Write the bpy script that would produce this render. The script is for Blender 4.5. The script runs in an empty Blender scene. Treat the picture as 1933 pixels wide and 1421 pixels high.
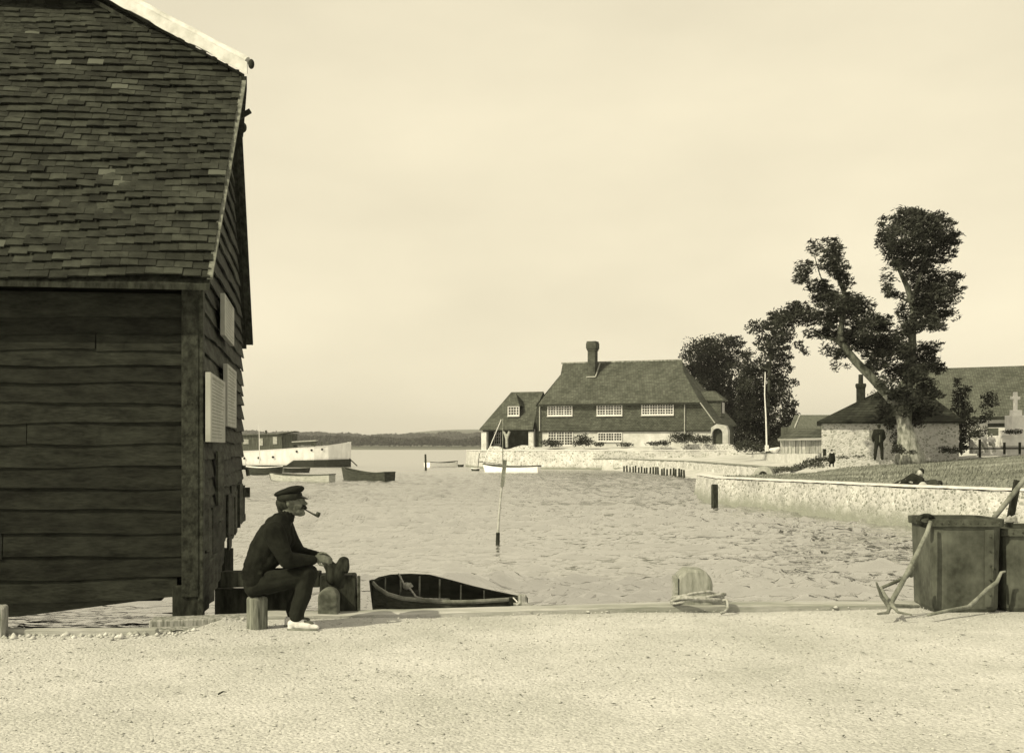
import bpy, bmesh, math, random
import numpy as np
from mathutils import Vector, Matrix
random.seed(7); rng = np.random.default_rng(11)
R = math.radians; pi = math.pi
S = bpy.context.scene; COL = S.collection

# ---------------------------------------------------------------- camera, sky, sun, exposure
F = 2333.0; HX, HY = 966.5, 844.0; CAMZ = 1.58; WATER = -0.60
cd = bpy.data.cameras.new("camera"); cam = bpy.data.objects.new("camera", cd); COL.objects.link(cam)
cam.location = (0, 0, CAMZ); cam.rotation_euler = (R(90), 0, 0)
cd.sensor_width = 36; cd.lens = 36 * F / 1933; cd.shift_y = (HY - 710.5) / 1933
cd.clip_start = 0.1; cd.clip_end = 20000
S.camera = cam
TONE = (1.0, 0.903, 0.66)          # the toned print's light
SUN_EL, SUN_AZ = 40.0, 302.0       # azimuth of the sun measured clockwise from +Y... to-sun vector below
a = R(SUN_AZ - 70)
ts = Vector((math.sin(a) * math.cos(R(SUN_EL)), math.cos(a) * math.cos(R(SUN_EL)), math.sin(R(SUN_EL))))
sl = bpy.data.lights.new("sun", 'SUN'); sl.energy = 4.3; sl.angle = R(0.5); sl.color = (1.0, 0.905, 0.625)
so = bpy.data.objects.new("sun", sl); COL.objects.link(so)
so.rotation_euler = ts.to_track_quat('Z', 'Y').to_euler(); so.location = (-30, -20, 40)
w = bpy.data.worlds.new("World"); S.world = w; w.use_nodes = True
nt = w.node_tree; nt.nodes.clear()
N = nt.nodes.new; L = nt.links.new
sky = N('ShaderNodeTexSky'); sky.sky_type = 'NISHITA'; sky.sun_disc = False
sky.sun_elevation = R(SUN_EL); sky.sun_rotation = a; sky.dust_density = 1.5; sky.air_density = 1.0
bw = N('ShaderNodeRGBToBW'); L(sky.outputs[0], bw.inputs[0])
mm = N('ShaderNodeMath'); mm.operation = 'POWER'; L(bw.outputs[0], mm.inputs[0]); mm.inputs[1].default_value = 0.22
tc = N('ShaderNodeTexCoord'); mp = N('ShaderNodeMapping'); L(tc.outputs['Generated'], mp.inputs[0])
mp.inputs['Scale'].default_value = (1.5, 1.5, 4.0)
nz = N('ShaderNodeTexNoise'); L(mp.outputs[0], nz.inputs[0]); nz.inputs['Scale'].default_value = 1.6
nz.inputs['Detail'].default_value = 5; nz.inputs['Roughness'].default_value = 0.5
mr = N('ShaderNodeMapRange'); L(nz.outputs[0], mr.inputs[0])
mr.inputs[1].default_value = 0.35; mr.inputs[2].default_value = 0.7; mr.inputs[3].default_value = 0.87; mr.inputs[4].default_value = 1.05
m2 = N('ShaderNodeMath'); m2.operation = 'MULTIPLY'; L(mm.outputs[0], m2.inputs[0]); L(mr.outputs[0], m2.inputs[1])
mc = N('ShaderNodeMix'); mc.data_type = 'RGBA'; mc.blend_type = 'MULTIPLY'; mc.inputs[0].default_value = 1
L(m2.outputs[0], mc.inputs[6]); mc.inputs[7].default_value = (9.65 * TONE[0], 9.65 * TONE[1], 9.65 * TONE[2], 1)
bg = N('ShaderNodeBackground'); L(mc.outputs[2], bg.inputs[0]); bg.inputs[1].default_value = 0.075
wo = N('ShaderNodeOutputWorld'); L(bg.outputs[0], wo.inputs[0])
S.view_settings.view_transform = 'Standard'; S.view_settings.look = 'None'
S.view_settings.exposure = 0; S.view_settings.gamma = 1
S.render.engine = 'CYCLES'
S.cycles.max_bounces = 6; S.cycles.volume_bounces = 0; S.cycles.sample_clamp_indirect = 4

# ---------------------------------------------------------------- helpers
def P(px, py, Y):                   # photograph pixel at depth Y -> world point
    return Vector(((px - HX) / F * Y, Y, CAMZ - (py - HY) / F * Y))
def tint(v, k=None):
    if k is None: k = max(0.0, min(1.0, 1 - v / 0.5))
    d = 1 / (1 + .55 * max(0, (.25 - v) / .25)); v = v * d; return (v * (1 - .05 * k), v * (1 + .04 * k), v * (1 - .18 * k), 1)

def mat(name, lo, hi, scale=3.0, stretch=(1, 1, 1), detail=5, rough=0.85, bump=0.3, bdist=0.01, island=0.0,
        fine=0.0, fscale=60, spots=None, spec=0.12, contrast=(0.35, 0.68), trans=False):
    m = bpy.data.materials.new(name); m.use_nodes = True; nt = m.node_tree; N = nt.nodes.new; L = nt.links.new
    b = nt.nodes['Principled BSDF']; b.inputs['Roughness'].default_value = rough
    b.inputs['Specular IOR Level'].default_value = spec
    tc = N('ShaderNodeTexCoord'); mp = N('ShaderNodeMapping'); L(tc.outputs['Object'], mp.inputs[0])
    mp.inputs['Scale'].default_value = stretch
    nz = N('ShaderNodeTexNoise'); L(mp.outputs[0], nz.inputs[0]); nz.inputs['Scale'].default_value = scale
    nz.inputs['Detail'].default_value = detail; nz.inputs['Roughness'].default_value = 0.6
    mr = N('ShaderNodeMapRange'); L(nz.outputs[0], mr.inputs[0]); mr.inputs[1].default_value = contrast[0]; mr.inputs[2].default_value = contrast[1]
    fac = mr.outputs[0]
    if fine:
        n2 = N('ShaderNodeTexNoise'); L(mp.outputs[0], n2.inputs[0]); n2.inputs['Scale'].default_value = fscale; n2.inputs['Detail'].default_value = 3
        s = N('ShaderNodeMath'); s.operation = 'MULTIPLY_ADD'; L(n2.outputs[0], s.inputs[0]); s.inputs[1].default_value = fine * 2; 
        s2 = N('ShaderNodeMath'); s2.operation = 'SUBTRACT'; L(fac, s2.inputs[0]); s2.inputs[1].default_value = fine
        L(s2.outputs[0], s.inputs[2]); fac = s.outputs[0]
    mx = N('ShaderNodeMix'); mx.data_type = 'RGBA'; mx.clamp_factor = True
    L(fac, mx.inputs[0]); mx.inputs[6].default_value = tint(lo); mx.inputs[7].default_value = tint(hi)
    col = mx.outputs[2]
    if island:
        g = N('ShaderNodeNewGeometry'); r2 = N('ShaderNodeMapRange'); L(g.outputs['Random Per Island'], r2.inputs[0])
        r2.inputs[3].default_value = 1 - island; r2.inputs[4].default_value = 1 + island
        m3 = N('ShaderNodeMix'); m3.data_type = 'RGBA'; m3.blend_type = 'MULTIPLY'; m3.inputs[0].default_value = 1
        L(col, m3.inputs[6]); L(r2.outputs[0], m3.inputs[7]); col = m3.outputs[2]
        if spots:                   # a few odd pieces of another tone
            gt = N('ShaderNodeMath'); gt.operation = 'GREATER_THAN'; L(g.outputs['Random Per Island'], gt.inputs[0]); gt.inputs[1].default_value = spots[0]
            m4 = N('ShaderNodeMix'); m4.data_type = 'RGBA'; L(gt.outputs[0], m4.inputs[0]); L(col, m4.inputs[6]); m4.inputs[7].default_value = tint(spots[1])
            col = m4.outputs[2]
    L(col, b.inputs['Base Color'])
    if bump:
        n3 = N('ShaderNodeTexNoise'); L(mp.outputs[0], n3.inputs[0]); n3.inputs['Scale'].default_value = fscale if fine else scale * 6; n3.inputs['Detail'].default_value = 4
        bp = N('ShaderNodeBump'); bp.inputs['Strength'].default_value = bump; bp.inputs['Distance'].default_value = bdist
        L(n3.outputs[0], bp.inputs['Height']); L(bp.outputs[0], b.inputs['Normal'])
    if trans:
        out = nt.nodes['Material Output']; t = N('ShaderNodeBsdfTranslucent'); L(col, t.inputs[0])
        ms = N('ShaderNodeMixShader'); ms.inputs[0].default_value = 0.25; L(b.outputs[0], ms.inputs[1]); L(t.outputs[0], ms.inputs[2]); L(ms.outputs[0], out.inputs[0])
    return m

def stone_mat(name, mortar, lo, hi, scale=5.0, rand=1.0, stretch=(1, 1, 1.3), bump=0.6, patch=0.0, mw=0.06, bd=0.03, wet=None):
    m = bpy.data.materials.new(name); m.use_nodes = True; nt = m.node_tree; N = nt.nodes.new; L = nt.links.new
    b = nt.nodes['Principled BSDF']; b.inputs['Roughness'].default_value = 0.9; b.inputs['Specular IOR Level'].default_value = 0.2
    tc = N('ShaderNodeTexCoord'); mp = N('ShaderNodeMapping'); L(tc.outputs['Object'], mp.inputs[0]); mp.inputs['Scale'].default_value = stretch
    v = N('ShaderNodeTexVoronoi'); v.feature = 'F1'; L(mp.outputs[0], v.inputs['Vector']); v.inputs['Scale'].default_value = scale; v.inputs['Randomness'].default_value = rand
    e = N('ShaderNodeTexVoronoi'); e.feature = 'DISTANCE_TO_EDGE'; L(mp.outputs[0], e.inputs['Vector']); e.inputs['Scale'].default_value = scale; e.inputs['Randomness'].default_value = rand
    sb = N('ShaderNodeSeparateColor'); L(v.outputs['Color'], sb.inputs[0])
    mx = N('ShaderNodeMix'); mx.data_type = 'RGBA'; L(sb.outputs[0], mx.inputs[0]); mx.inputs[6].default_value = tint(lo); mx.inputs[7].default_value = tint(hi)
    er = N('ShaderNodeMapRange'); L(e.outputs['Distance'], er.inputs[0]); er.inputs[1].default_value = mw * 0.6; er.inputs[2].default_value = mw * 1.6
    m2 = N('ShaderNodeMix'); m2.data_type = 'RGBA'; L(er.outputs[0], m2.inputs[0]); m2.inputs[6].default_value = tint(mortar); L(mx.outputs[2], m2.inputs[7])
    n = N('ShaderNodeTexNoise'); L(tc.outputs['Object'], n.inputs[0]); n.inputs['Scale'].default_value = 0.7; n.inputs['Detail'].default_value = 6
    nr = N('ShaderNodeMapRange'); L(n.outputs[0], nr.inputs[0]); nr.inputs[1].default_value = .3; nr.inputs[2].default_value = .7; nr.inputs[3].default_value = 1 - patch; nr.inputs[4].default_value = 1 + patch * .4
    m3 = N('ShaderNodeMix'); m3.data_type = 'RGBA'; m3.blend_type = 'MULTIPLY'; m3.inputs[0].default_value = 1; L(m2.outputs[2], m3.inputs[6]); L(nr.outputs[0], m3.inputs[7])
    col = m3.outputs[2]
    if wet:                         # weed and wet stain growing up from the tide line (object-space height)
        sx = N('ShaderNodeSeparateXYZ'); L(tc.outputs['Object'], sx.inputs[0])
        n4 = N('ShaderNodeTexNoise'); L(tc.outputs['Object'], n4.inputs[0]); n4.inputs['Scale'].default_value = 2.5; n4.inputs['Detail'].default_value = 5
        ad = N('ShaderNodeMath'); ad.operation = 'MULTIPLY_ADD'; L(n4.outputs[0], ad.inputs[0]); ad.inputs[1].default_value = -wet[2]; L(sx.outputs[2], ad.inputs[2])
        wr = N('ShaderNodeMapRange'); L(ad.outputs[0], wr.inputs[0]); wr.inputs[1].default_value = wet[0] - wet[2] * .5; wr.inputs[2].default_value = wet[1] - wet[2] * .5
        m5 = N('ShaderNodeMix'); m5.data_type = 'RGBA'; L(wr.outputs[0], m5.inputs[0]); m5.inputs[6].default_value = tint(wet[3]); L(col, m5.inputs[7]); col = m5.outputs[2]
    L(col, b.inputs['Base Color'])
    bp = N('ShaderNodeBump'); bp.inputs['Strength'].default_value = bump; bp.inputs['Distance'].default_value = bd
    L(er.outputs[0], bp.inputs['Height']); L(bp.outputs[0], b.inputs['Normal'])
    return m

def tag(o, label=None, cat=None, group=None, kind=None):
    if label: o['label'] = label
    if cat: o['category'] = cat
    if group: o['group'] = group
    if kind: o['kind'] = kind
    return o
def root(name, loc, label, cat, group=None):
    o = bpy.data.objects.new(name, None); COL.objects.link(o); o.location = loc; o.empty_display_size = .2
    return tag(o, label, cat, group, 'thing')
def wloc(o):
    v = Vector((0, 0, 0))
    while o: v = v + o.location; o = o.parent
    return v

class MB:                           # collects shapes in world space, builds ONE mesh object
    def __init__(s): s.v = []; s.f = []
    def add(s, vs, fs):
        n = len(s.v); s.v += [tuple(p) for p in vs]; s.f += [tuple(n + i for i in f) for f in fs]; return s
    def box(s, c, size, rot=None, taper=1.0):
        hx, hy, hz = size[0] / 2, size[1] / 2, size[2] / 2
        vs = [Vector((x * hx * (taper if z > 0 else 1), y * hy * (taper if z > 0 else 1), z * hz)) for z in (-1, 1) for y in (-1, 1) for x in (-1, 1)]
        if rot is not None:
            M = rot if isinstance(rot, Matrix) else Matrix.Rotation(rot, 3, 'Z')
            vs = [M @ p for p in vs]
        c = Vector(c); vs = [p + c for p in vs]
        return s.add(vs, [(0, 2, 3, 1), (4, 5, 7, 6), (0, 1, 5, 4), (2, 6, 7, 3), (0, 4, 6, 2), (1, 3, 7, 5)])
    def beam(s, p0, p1, w, h, up=(0, 0, 1)):          # rectangular bar between two points
        p0 = Vector(p0); p1 = Vector(p1); d = (p1 - p0); ln = d.length; d.normalize()
        x = d.cross(Vector(up))
        if x.length < 1e-4: x = d.cross(Vector((0, 1, 0)))
        x.normalize(); y = x.cross(d)
        vs = []
        for p in (p0, p1):
            for a_, b_ in ((-1, -1), (1, -1), (1, 1), (-1, 1)): vs.append(p + x * a_ * w / 2 + y * b_ * h / 2)
        return s.add(vs, [(3, 2, 1, 0), (4, 5, 6, 7), (0, 1, 5, 4), (1, 2, 6, 5), (2, 3, 7, 6), (3, 0, 4, 7)])
    def tube(s, pts, rad, n=8, caps=True, squash=1.0):
        pts = [Vector(p) for p in pts]
        if not hasattr(rad, '__len__'): rad = [rad] * len(pts)
        vs = []; fs = []; prev = None
        for i, p in enumerate(pts):
            d = (pts[min(i + 1, len(pts) - 1)] - pts[max(i - 1, 0)]).normalized()
            if prev is None:
                x = d.cross(Vector((0, 0, 1)))
                if x.length < .05: x = d.cross(Vector((0, 1, 0)))
            else: x = prev - d * prev.dot(d)
            x.normalize(); prev = x; y = d.cross(x)
            for k in range(n):
                t = 2 * pi * k / n; vs.append(p + (x * math.cos(t) + y * math.sin(t) * squash) * rad[i])
        for i in range(len(pts) - 1):
            for k in range(n):
                a_ = i * n + k; b_ = i * n + (k + 1) % n; fs.append((a_, b_, b_ + n, a_ + n))
        if caps: fs.append(tuple(range(n - 1, -1, -1))); fs.append(tuple(range((len(pts) - 1) * n, len(pts) * n)))
        return s.add(vs, fs)
    def prism(s, poly, off):                           # planar polygon extruded by a vector
        poly = [Vector(p) for p in poly]; off = Vector(off); n = len(poly)
        vs = poly + [p + off for p in poly]
        fs = [tuple(range(n)), tuple(range(2 * n - 1, n - 1, -1))] + [(i, i + n, (i + 1) % n + n, (i + 1) % n) for i in range(n)]
        return s.add(vs, fs)
    def lathe(s, c, prof, n=24, axis=None):
        vs = []; fs = []
        for r, z in prof:
            for k in range(n):
                t = 2 * pi * k / n; p = Vector((r * math.cos(t), r * math.sin(t), z))
                if axis is not None: p = axis @ p
                vs.append(Vector(c) + p)
        for i in range(len(prof) - 1):
            for k in range(n): fs.append((i * n + k, i * n + (k + 1) % n, (i + 1) * n + (k + 1) % n, (i + 1) * n + k))
        fs.append(tuple(range(n - 1, -1, -1))); fs.append(tuple(range((len(prof) - 1) * n, len(prof) * n)))
        return s.add(vs, fs)
    def ell(s, c, r, n=10, m=14, rot=None):
        vs = []; fs = []
        for i in range(n + 1):
            t = pi * i / n
            for k in range(m):
                u = 2 * pi * k / m; p = Vector((r[0] * math.sin(t) * math.cos(u), r[1] * math.sin(t) * math.sin(u), -r[2] * math.cos(t)))
                if rot is not None: p = rot @ p
                vs.append(Vector(c) + p)
        for i in range(n):
            for k in range(m): fs.append((i * m + k, i * m + (k + 1) % m, (i + 1) * m + (k + 1) % m, (i + 1) * m + k))
        return s.add(vs, fs)
    def cap(s, p0, r0, p1, r1, n=12):                  # tapered capsule
        p0 = Vector(p0); p1 = Vector(p1); d = (p1 - p0)
        if d.length < 1e-5: return s.ell(p0, (r0, r0, r0))
        d.normalize(); pts = []; rr = []
        for k in (1, .8, .5, .2, 0): pts.append(p0 - d * r0 * k); rr.append(max(r0 * math.sqrt(max(0, 1 - k * k)), r0 * .05))
        for k in (0, .2, .5, .8, 1): pts.append(p1 + d * r1 * k); rr.append(max(r1 * math.sqrt(max(0, 1 - k * k)), r1 * .05))
        return s.tube(pts, rr, n)
    def chain(s, pts, rads, n=12):
        for i in range(len(pts) - 1): s.cap(pts[i], rads[i], pts[i + 1], rads[i + 1], n)
        return s
    def build(s, name, m, parent=None, origin=None, smooth=False, remesh=None, sm_iter=4, bevel=0, sub=0):
        vs = np.array(s.v, dtype=float)
        if parent is None:
            if origin is None:
                lo, hi = vs.min(0), vs.max(0); origin = Vector(((lo[0] + hi[0]) / 2, (lo[1] + hi[1]) / 2, lo[2]))
            off = Vector(origin)
        else: off = wloc(parent)
        vs = vs - np.array(off)
        me = bpy.data.meshes.new(name); me.from_pydata(vs.tolist(), [], s.f); me.update()
        o = bpy.data.objects.new(name, me); COL.objects.link(o)
        if remesh:
            md = o.modifiers.new('r', 'REMESH'); md.mode = 'VOXEL'; md.voxel_size = remesh
            ms = o.modifiers.new('s', 'SMOOTH'); ms.iterations = sm_iter; ms.factor = .5
            dg = bpy.context.evaluated_depsgraph_get(); dg.update()
            me2 = bpy.data.meshes.new_from_object(o.evaluated_get(dg)); o.modifiers.clear(); o.data = me2; me = me2; me.name = name; smooth = True
        me.materials.clear()
        if m is not None: me.materials.append(m)
        if parent is None: o.location = off
        else: o.parent = parent
        if smooth: me.polygons.foreach_set('use_smooth', [True] * len(me.polygons))
        else:
            bm = bmesh.new(); bm.from_mesh(me); bmesh.ops.recalc_face_normals(bm, faces=bm.faces); bm.to_mesh(me); bm.free()
        if bevel:
            b = o.modifiers.new('b', 'BEVEL'); b.width = bevel; b.segments = 2; b.limit_method = 'ANGLE'
        return o
def npmesh(name, V, Fq, m, parent=None, origin=(0, 0, 0), smooth=False):   # fast numpy quad/tri mesh
    V = np.asarray(V, dtype=np.float32); Fq = np.asarray(Fq, dtype=np.int32)
    off = np.array(origin if parent is None else wloc(parent), dtype=np.float32)
    me = bpy.data.meshes.new(name); me.vertices.add(len(V)); me.vertices.foreach_set('co', (V - off).ravel())
    k = Fq.shape[1]; me.loops.add(Fq.size); me.loops.foreach_set('vertex_index', Fq.ravel())
    me.polygons.add(len(Fq)); me.polygons.foreach_set('loop_start', np.arange(0, Fq.size, k, dtype=np.int32))
    me.polygons.foreach_set('loop_total', np.full(len(Fq), k, dtype=np.int32))
    if smooth: me.polygons.foreach_set('use_smooth', np.ones(len(Fq), dtype=bool))
    me.update(); me.validate(); me.materials.append(m)
    o = bpy.data.objects.new(name, me); COL.objects.link(o)
    if parent is None: o.location = Vector(off.tolist())
    else: o.parent = parent
    return o
def grid_faces(ny, nx):
    i = np.arange(ny - 1)[:, None] * nx + np.arange(nx - 1)[None, :]
    return np.stack([i, i + 1, i + nx + 1, i + nx], -1).reshape(-1, 4)
def smooth01(t): t = np.clip(t, 0, 1); return t * t * (3 - 2 * t)
def vnoise(x, y, seed=0, oct=4, f=1.0):               # cheap sum-of-sines noise, about -1..1
    r = np.random.default_rng(seed); o = np.zeros_like(x, dtype=float); a_ = 1; tot = 0
    for k in range(oct):
        for j in range(3):
            th = r.uniform(0, 2 * pi); ph = r.uniform(0, 2 * pi)
            o = o + a_ * np.sin((x * math.cos(th) + y * math.sin(th)) * f + ph) / 1.7
        tot += a_; a_ *= .55; f *= 2.1
    return o / tot
# ================================================================ materials shared
M = {}
M['timber'] = mat('weathered_timber', .12, .32, 4, (1, 1, 1), fine=.4, fscale=30, bump=.5, bdist=.01)
M['post'] = mat('weathered_post', .15, .46, 5, (6, 6, .8), fine=.4, fscale=9, bump=.6, bdist=.01)
M['dark_wood'] = mat('dark_wood', .016, .065, 5, (3, 3, 1), fine=.3, fscale=14, bump=.5)
M['tar'] = mat('tarred_board', .014, .052, 2.2, (1.3, 3, 5), fine=.5, fscale=11, bump=.8, bdist=.008, island=.25, rough=.75, spec=.10, contrast=(.30, .78))
M['tar_side'] = mat('tarred_side_board', .024, .085, 2.2, (6, 1.0, 5), fine=.5, fscale=6, bump=.8, bdist=.012, island=.35, rough=.8)  # paler than the front tar: colour lifted to offset the gable's shade
M['tile'] = mat('clay_tile', .028, .066, 5, fine=.35, fscale=45, bump=.7, bdist=.006, island=.38, spots=(.992, .12), rough=.8)
M['black'] = mat('black_gap', .004, .008, 3, bump=0, rough=1)  # shade in openings and behind boards, put into the colour
M['white'] = mat('weathered_white_paint', .55, .78, 8, fine=.2, fscale=40, bump=.2, rough=.55)
M['cement'] = mat('pale_cement', .42, .66, 4, fine=.25, fscale=18, bump=.4, rough=.8, contrast=(.3, .6))
M['iron'] = mat('rusty_iron', .04, .13, 14, fine=.4, fscale=50, bump=.6, bdist=.004, rough=.7)
M['rope'] = mat('hemp_rope', .22, .48, 30, bump=.8, bdist=.006)

# ---------------------------------------------------------------- water: real waves near, shading ripples everywhere
def wave_h(X, Y):                   # short-crested wind wavelets in patches, over a faint swell
    h = .010 * vnoise(X, Y * 1.3, 21, 3, 1.1); sd = 40
    for lam, amp, nd, lo in ((2.6, .11, 3, .05), (1.35, .115, 4, .05), (.75, .090, 4, .05), (.42, .055, 4, .06), (.26, .026, 3, .05)):
        fade = smooth01((lam * 4.0 / .0058 - Y) / (lam * 1.6 / .0058))
        for q in range(nd):
            r = np.random.default_rng(sd); sd += 1
            th = .5 * pi + r.uniform(-.75, .75) + .1; kk = 2 * pi / lam * r.uniform(.85, 1.15)
            wob = 1.7 * vnoise(X, Y, sd + 100, 3, .9 / lam) ; s_ = np.sin((X * math.cos(th) + Y * math.sin(th)) * kk + wob * 1.4 + r.uniform(0, 6))
            env = np.clip((vnoise(X * .8, Y * 1.1, sd + 200, 3, 1.7 / lam) - lo - .10) * 2.6, 0, 1) ** 1.3
            h = h + (.95 + .55 * vnoise(X, Y * 2.2, 77, 2, .16)) * fade * amp * .60 * env * ((1 + s_) / 2) ** 3
    return h
ys = [8.0]
while ys[-1] < 120: ys.append(ys[-1] + max(.05, .0058 * ys[-1]))
ys = np.array(ys); xs = np.concatenate([np.arange(-30, -9, .3), np.arange(-9, 16, .095), np.arange(16, 42, .3)])
X, Y = np.meshgrid(xs, ys); Z = wave_h(X, Y)
edge = smooth01((120 - Y) / 30) * smooth01((X + 30) / 4) * smooth01((42 - X) / 4) * smooth01((Y - 8) / .8)
edge = edge * (1 - .72 * smooth01((-2.3 - X) / .8) * smooth01((19.5 - Y) / 1.5)); Z = WATER - .03 + (Z - Z.mean()) * edge
V = np.stack([X, Y, Z], -1).reshape(-1, 3); Fq = grid_faces(len(ys), len(xs))
B = 6000.0; x0, x1, y0, y1 = xs[0], xs[-1], ys[0], ys[-1]; z = WATER - .03
ring = np.array([[-B, -200, z], [B, -200, z], [B, B, z], [-B, B, z], [x0, y0, z], [x1, y0, z], [x1, y1, z], [x0, y1, z]])
n = len(V); V = np.vstack([V, ring]); rf = np.array([[0, 1, 5, 4], [1, 2, 6, 5], [2, 3, 7, 6], [3, 0, 4, 7]]) + n
m = bpy.data.materials.new('harbour_water'); m.use_nodes = True; nt = m.node_tree; N = nt.nodes.new; L = nt.links.new
b = nt.nodes['Principled BSDF']; b.inputs['Base Color'].default_value = (.155, .157, .148, 1); b.inputs['Roughness'].default_value = .035
b.inputs['Specular IOR Level'].default_value = .5; b.inputs['IOR'].default_value = 9.0
tc = N('ShaderNodeTexCoord'); prev = None
sx = N('ShaderNodeSeparateXYZ'); L(tc.outputs['Object'], sx.inputs[0]); rr_ = N('ShaderNodeMapRange'); L(sx.outputs[1], rr_.inputs[0]); rr_.inputs[1].default_value = 35; rr_.inputs[2].default_value = 170; rr_.inputs[3].default_value = .04; rr_.inputs[4].default_value = .42; L(rr_.outputs[0], b.inputs['Roughness'])
for sc, st, dist, pw in (((1.0, 1.9, 1), 3.6, .005, 3.0), ((.6, 1.3, 1), 1.2, .030, 9.0), ((.5, 1.0, 1), .30, .05, 6.0)):
    mp = N('ShaderNodeMapping'); L(tc.outputs['Object'], mp.inputs[0]); mp.inputs['Scale'].default_value = sc; mp.inputs['Rotation'].default_value = (0, 0, .15)
    nz = N('ShaderNodeTexNoise'); L(mp.outputs[0], nz.inputs[0]); nz.inputs['Scale'].default_value = st; nz.inputs['Detail'].default_value = 3; nz.inputs['Distortion'].default_value = .4
    q1 = N('ShaderNodeMath'); q1.operation = 'MULTIPLY_ADD'; L(nz.outputs[0], q1.inputs[0]); q1.inputs[1].default_value = 2.4; q1.inputs[2].default_value = -1.2
    q2 = N('ShaderNodeMath'); q2.operation = 'ABSOLUTE'; L(q1.outputs[0], q2.inputs[0]); q3 = N('ShaderNodeMath'); q3.operation = 'SUBTRACT'; q3.inputs[0].default_value = 1; L(q2.outputs[0], q3.inputs[1])
    q4 = N('ShaderNodeMath'); q4.operation = 'POWER'; q4.use_clamp = True; L(q3.outputs[0], q4.inputs[0]); q4.inputs[1].default_value = pw
    bp = N('ShaderNodeBump'); bp.inputs['Strength'].default_value = 1.0; bp.inputs['Distance'].default_value = dist; L(q4.outputs[0], bp.inputs['Height'])
    if prev: L(prev.outputs[0], bp.inputs['Normal'])
    prev = bp
L(prev.outputs[0], b.inputs['Normal'])
o = npmesh('water', V, np.vstack([Fq, rf]), m, smooth=True); tag(o, kind='structure')

# ---------------------------------------------------------------- quay ground (gravel) with its edge
EDGE = [(-40, 10.28), (-3.4, 10.42), (-2.78, 10.62), (-2.62, 11.5), (40, 17.1)]
def edge_y(x):
    return np.interp(x, [p[0] for p in EDGE], [p[1] for p in EDGE])
xs = np.concatenate([np.linspace(-40, -6, 20), np.arange(-5.9, 6.6, .05), np.linspace(6.8, 40, 20)])
tt = np.linspace(0, 1, 120) ** 0.8
EY = edge_y(xs); Yg = -12 + (EY[None, :] + 12) * tt[:, None]; Xg = np.repeat(xs[None, :], len(tt), 0)
near = smooth01((Yg - 3) / 2)
Zg = .012 * vnoise(Xg, Yg, 1, 4, 2.2) * near - .02 * smooth01((Yg - EY[None, :] + .6) / .6) * (Xg > -2.6)
V = np.stack([Xg, Yg, Zg], -1).reshape(-1, 3)
low = np.stack([xs, EY, np.full_like(xs, -1.5)], -1); n = len(V) - len(xs)
V = np.vstack([V, low]); f = grid_faces(len(tt) + 1, len(xs))
gm = bpy.data.materials.new('gravel_ground'); gm.use_nodes = True; nt = gm.node_tree; N = nt.nodes.new; L = nt.links.new
b = nt.nodes['Principled BSDF']; b.inputs['Roughness'].default_value = .95; b.inputs['Specular IOR Level'].default_value = .15
tc = N('ShaderNodeTexCoord')
def tn(sc, det, sx=(1, 1, 1)):
    mp = N('ShaderNodeMapping'); L(tc.outputs['Object'], mp.inputs[0]); mp.inputs['Scale'].default_value = sx
    q = N('ShaderNodeTexNoise'); L(mp.outputs[0], q.inputs[0]); q.inputs['Scale'].default_value = sc; q.inputs['Detail'].default_value = det; q.inputs['Roughness'].default_value = .65; return q
n1 = tn(.75, 7); n2 = tn(38, 4, (1, .8, 1)); v = N('ShaderNodeTexVoronoi'); L(tc.outputs['Object'], v.inputs['Vector']); v.inputs['Scale'].default_value = 46
r1 = N('ShaderNodeMapRange'); L(n1.outputs[0], r1.inputs[0]); r1.inputs[1].default_value = .33; r1.inputs[2].default_value = .66
r2 = N('ShaderNodeMapRange'); L(n2.outputs[0], r2.inputs[0]); r2.inputs[1].default_value = .36; r2.inputs[2].default_value = .64
a1 = N('ShaderNodeMix'); a1.data_type = 'RGBA'; L(r2.outputs[0], a1.inputs[0]); a1.inputs[6].default_value = tint(.40); a1.inputs[7].default_value = tint(.60)
a2 = N('ShaderNodeMix'); a2.data_type = 'RGBA'; L(r1.outputs[0], a2.inputs[0]); a2.inputs[6].default_value = tint(.38); a2.inputs[7].default_value = tint(.62)
a3 = N('ShaderNodeMix'); a3.data_type = 'RGBA'; a3.inputs[0].default_value = .62; L(a1.outputs[2], a3.inputs[6]); L(a2.outputs[2], a3.inputs[7])
sc = N('ShaderNodeSeparateColor'); L(v.outputs['Color'], sc.inputs[0]); r3 = N('ShaderNodeMapRange'); L(sc.outputs[0], r3.inputs[0]); r3.inputs[3].default_value = .86; r3.inputs[4].default_value = 1.12
a4 = N('ShaderNodeMix'); a4.data_type = 'RGBA'; a4.blend_type = 'MULTIPLY'; a4.inputs[0].default_value = 1; L(a3.outputs[2], a4.inputs[6]); L(r3.outputs[0], a4.inputs[7])
L(a4.outputs[2], b.inputs['Base Color'])
bp = N('ShaderNodeBump'); bp.inputs['Strength'].default_value = .8; bp.inputs['Distance'].default_value = .015; L(n2.outputs[0], bp.inputs['Height'])
bq = N('ShaderNodeBump'); bq.inputs['Strength'].default_value = .6; bq.inputs['Distance'].default_value = .012; bq.invert = True; L(v.outputs['Distance'], bq.inputs['Height']); L(bp.outputs[0], bq.inputs['Normal'])
L(bq.outputs[0], b.inputs['Normal'])
tag(npmesh('quay_ground', V, f, gm, smooth=True), kind='structure')

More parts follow.
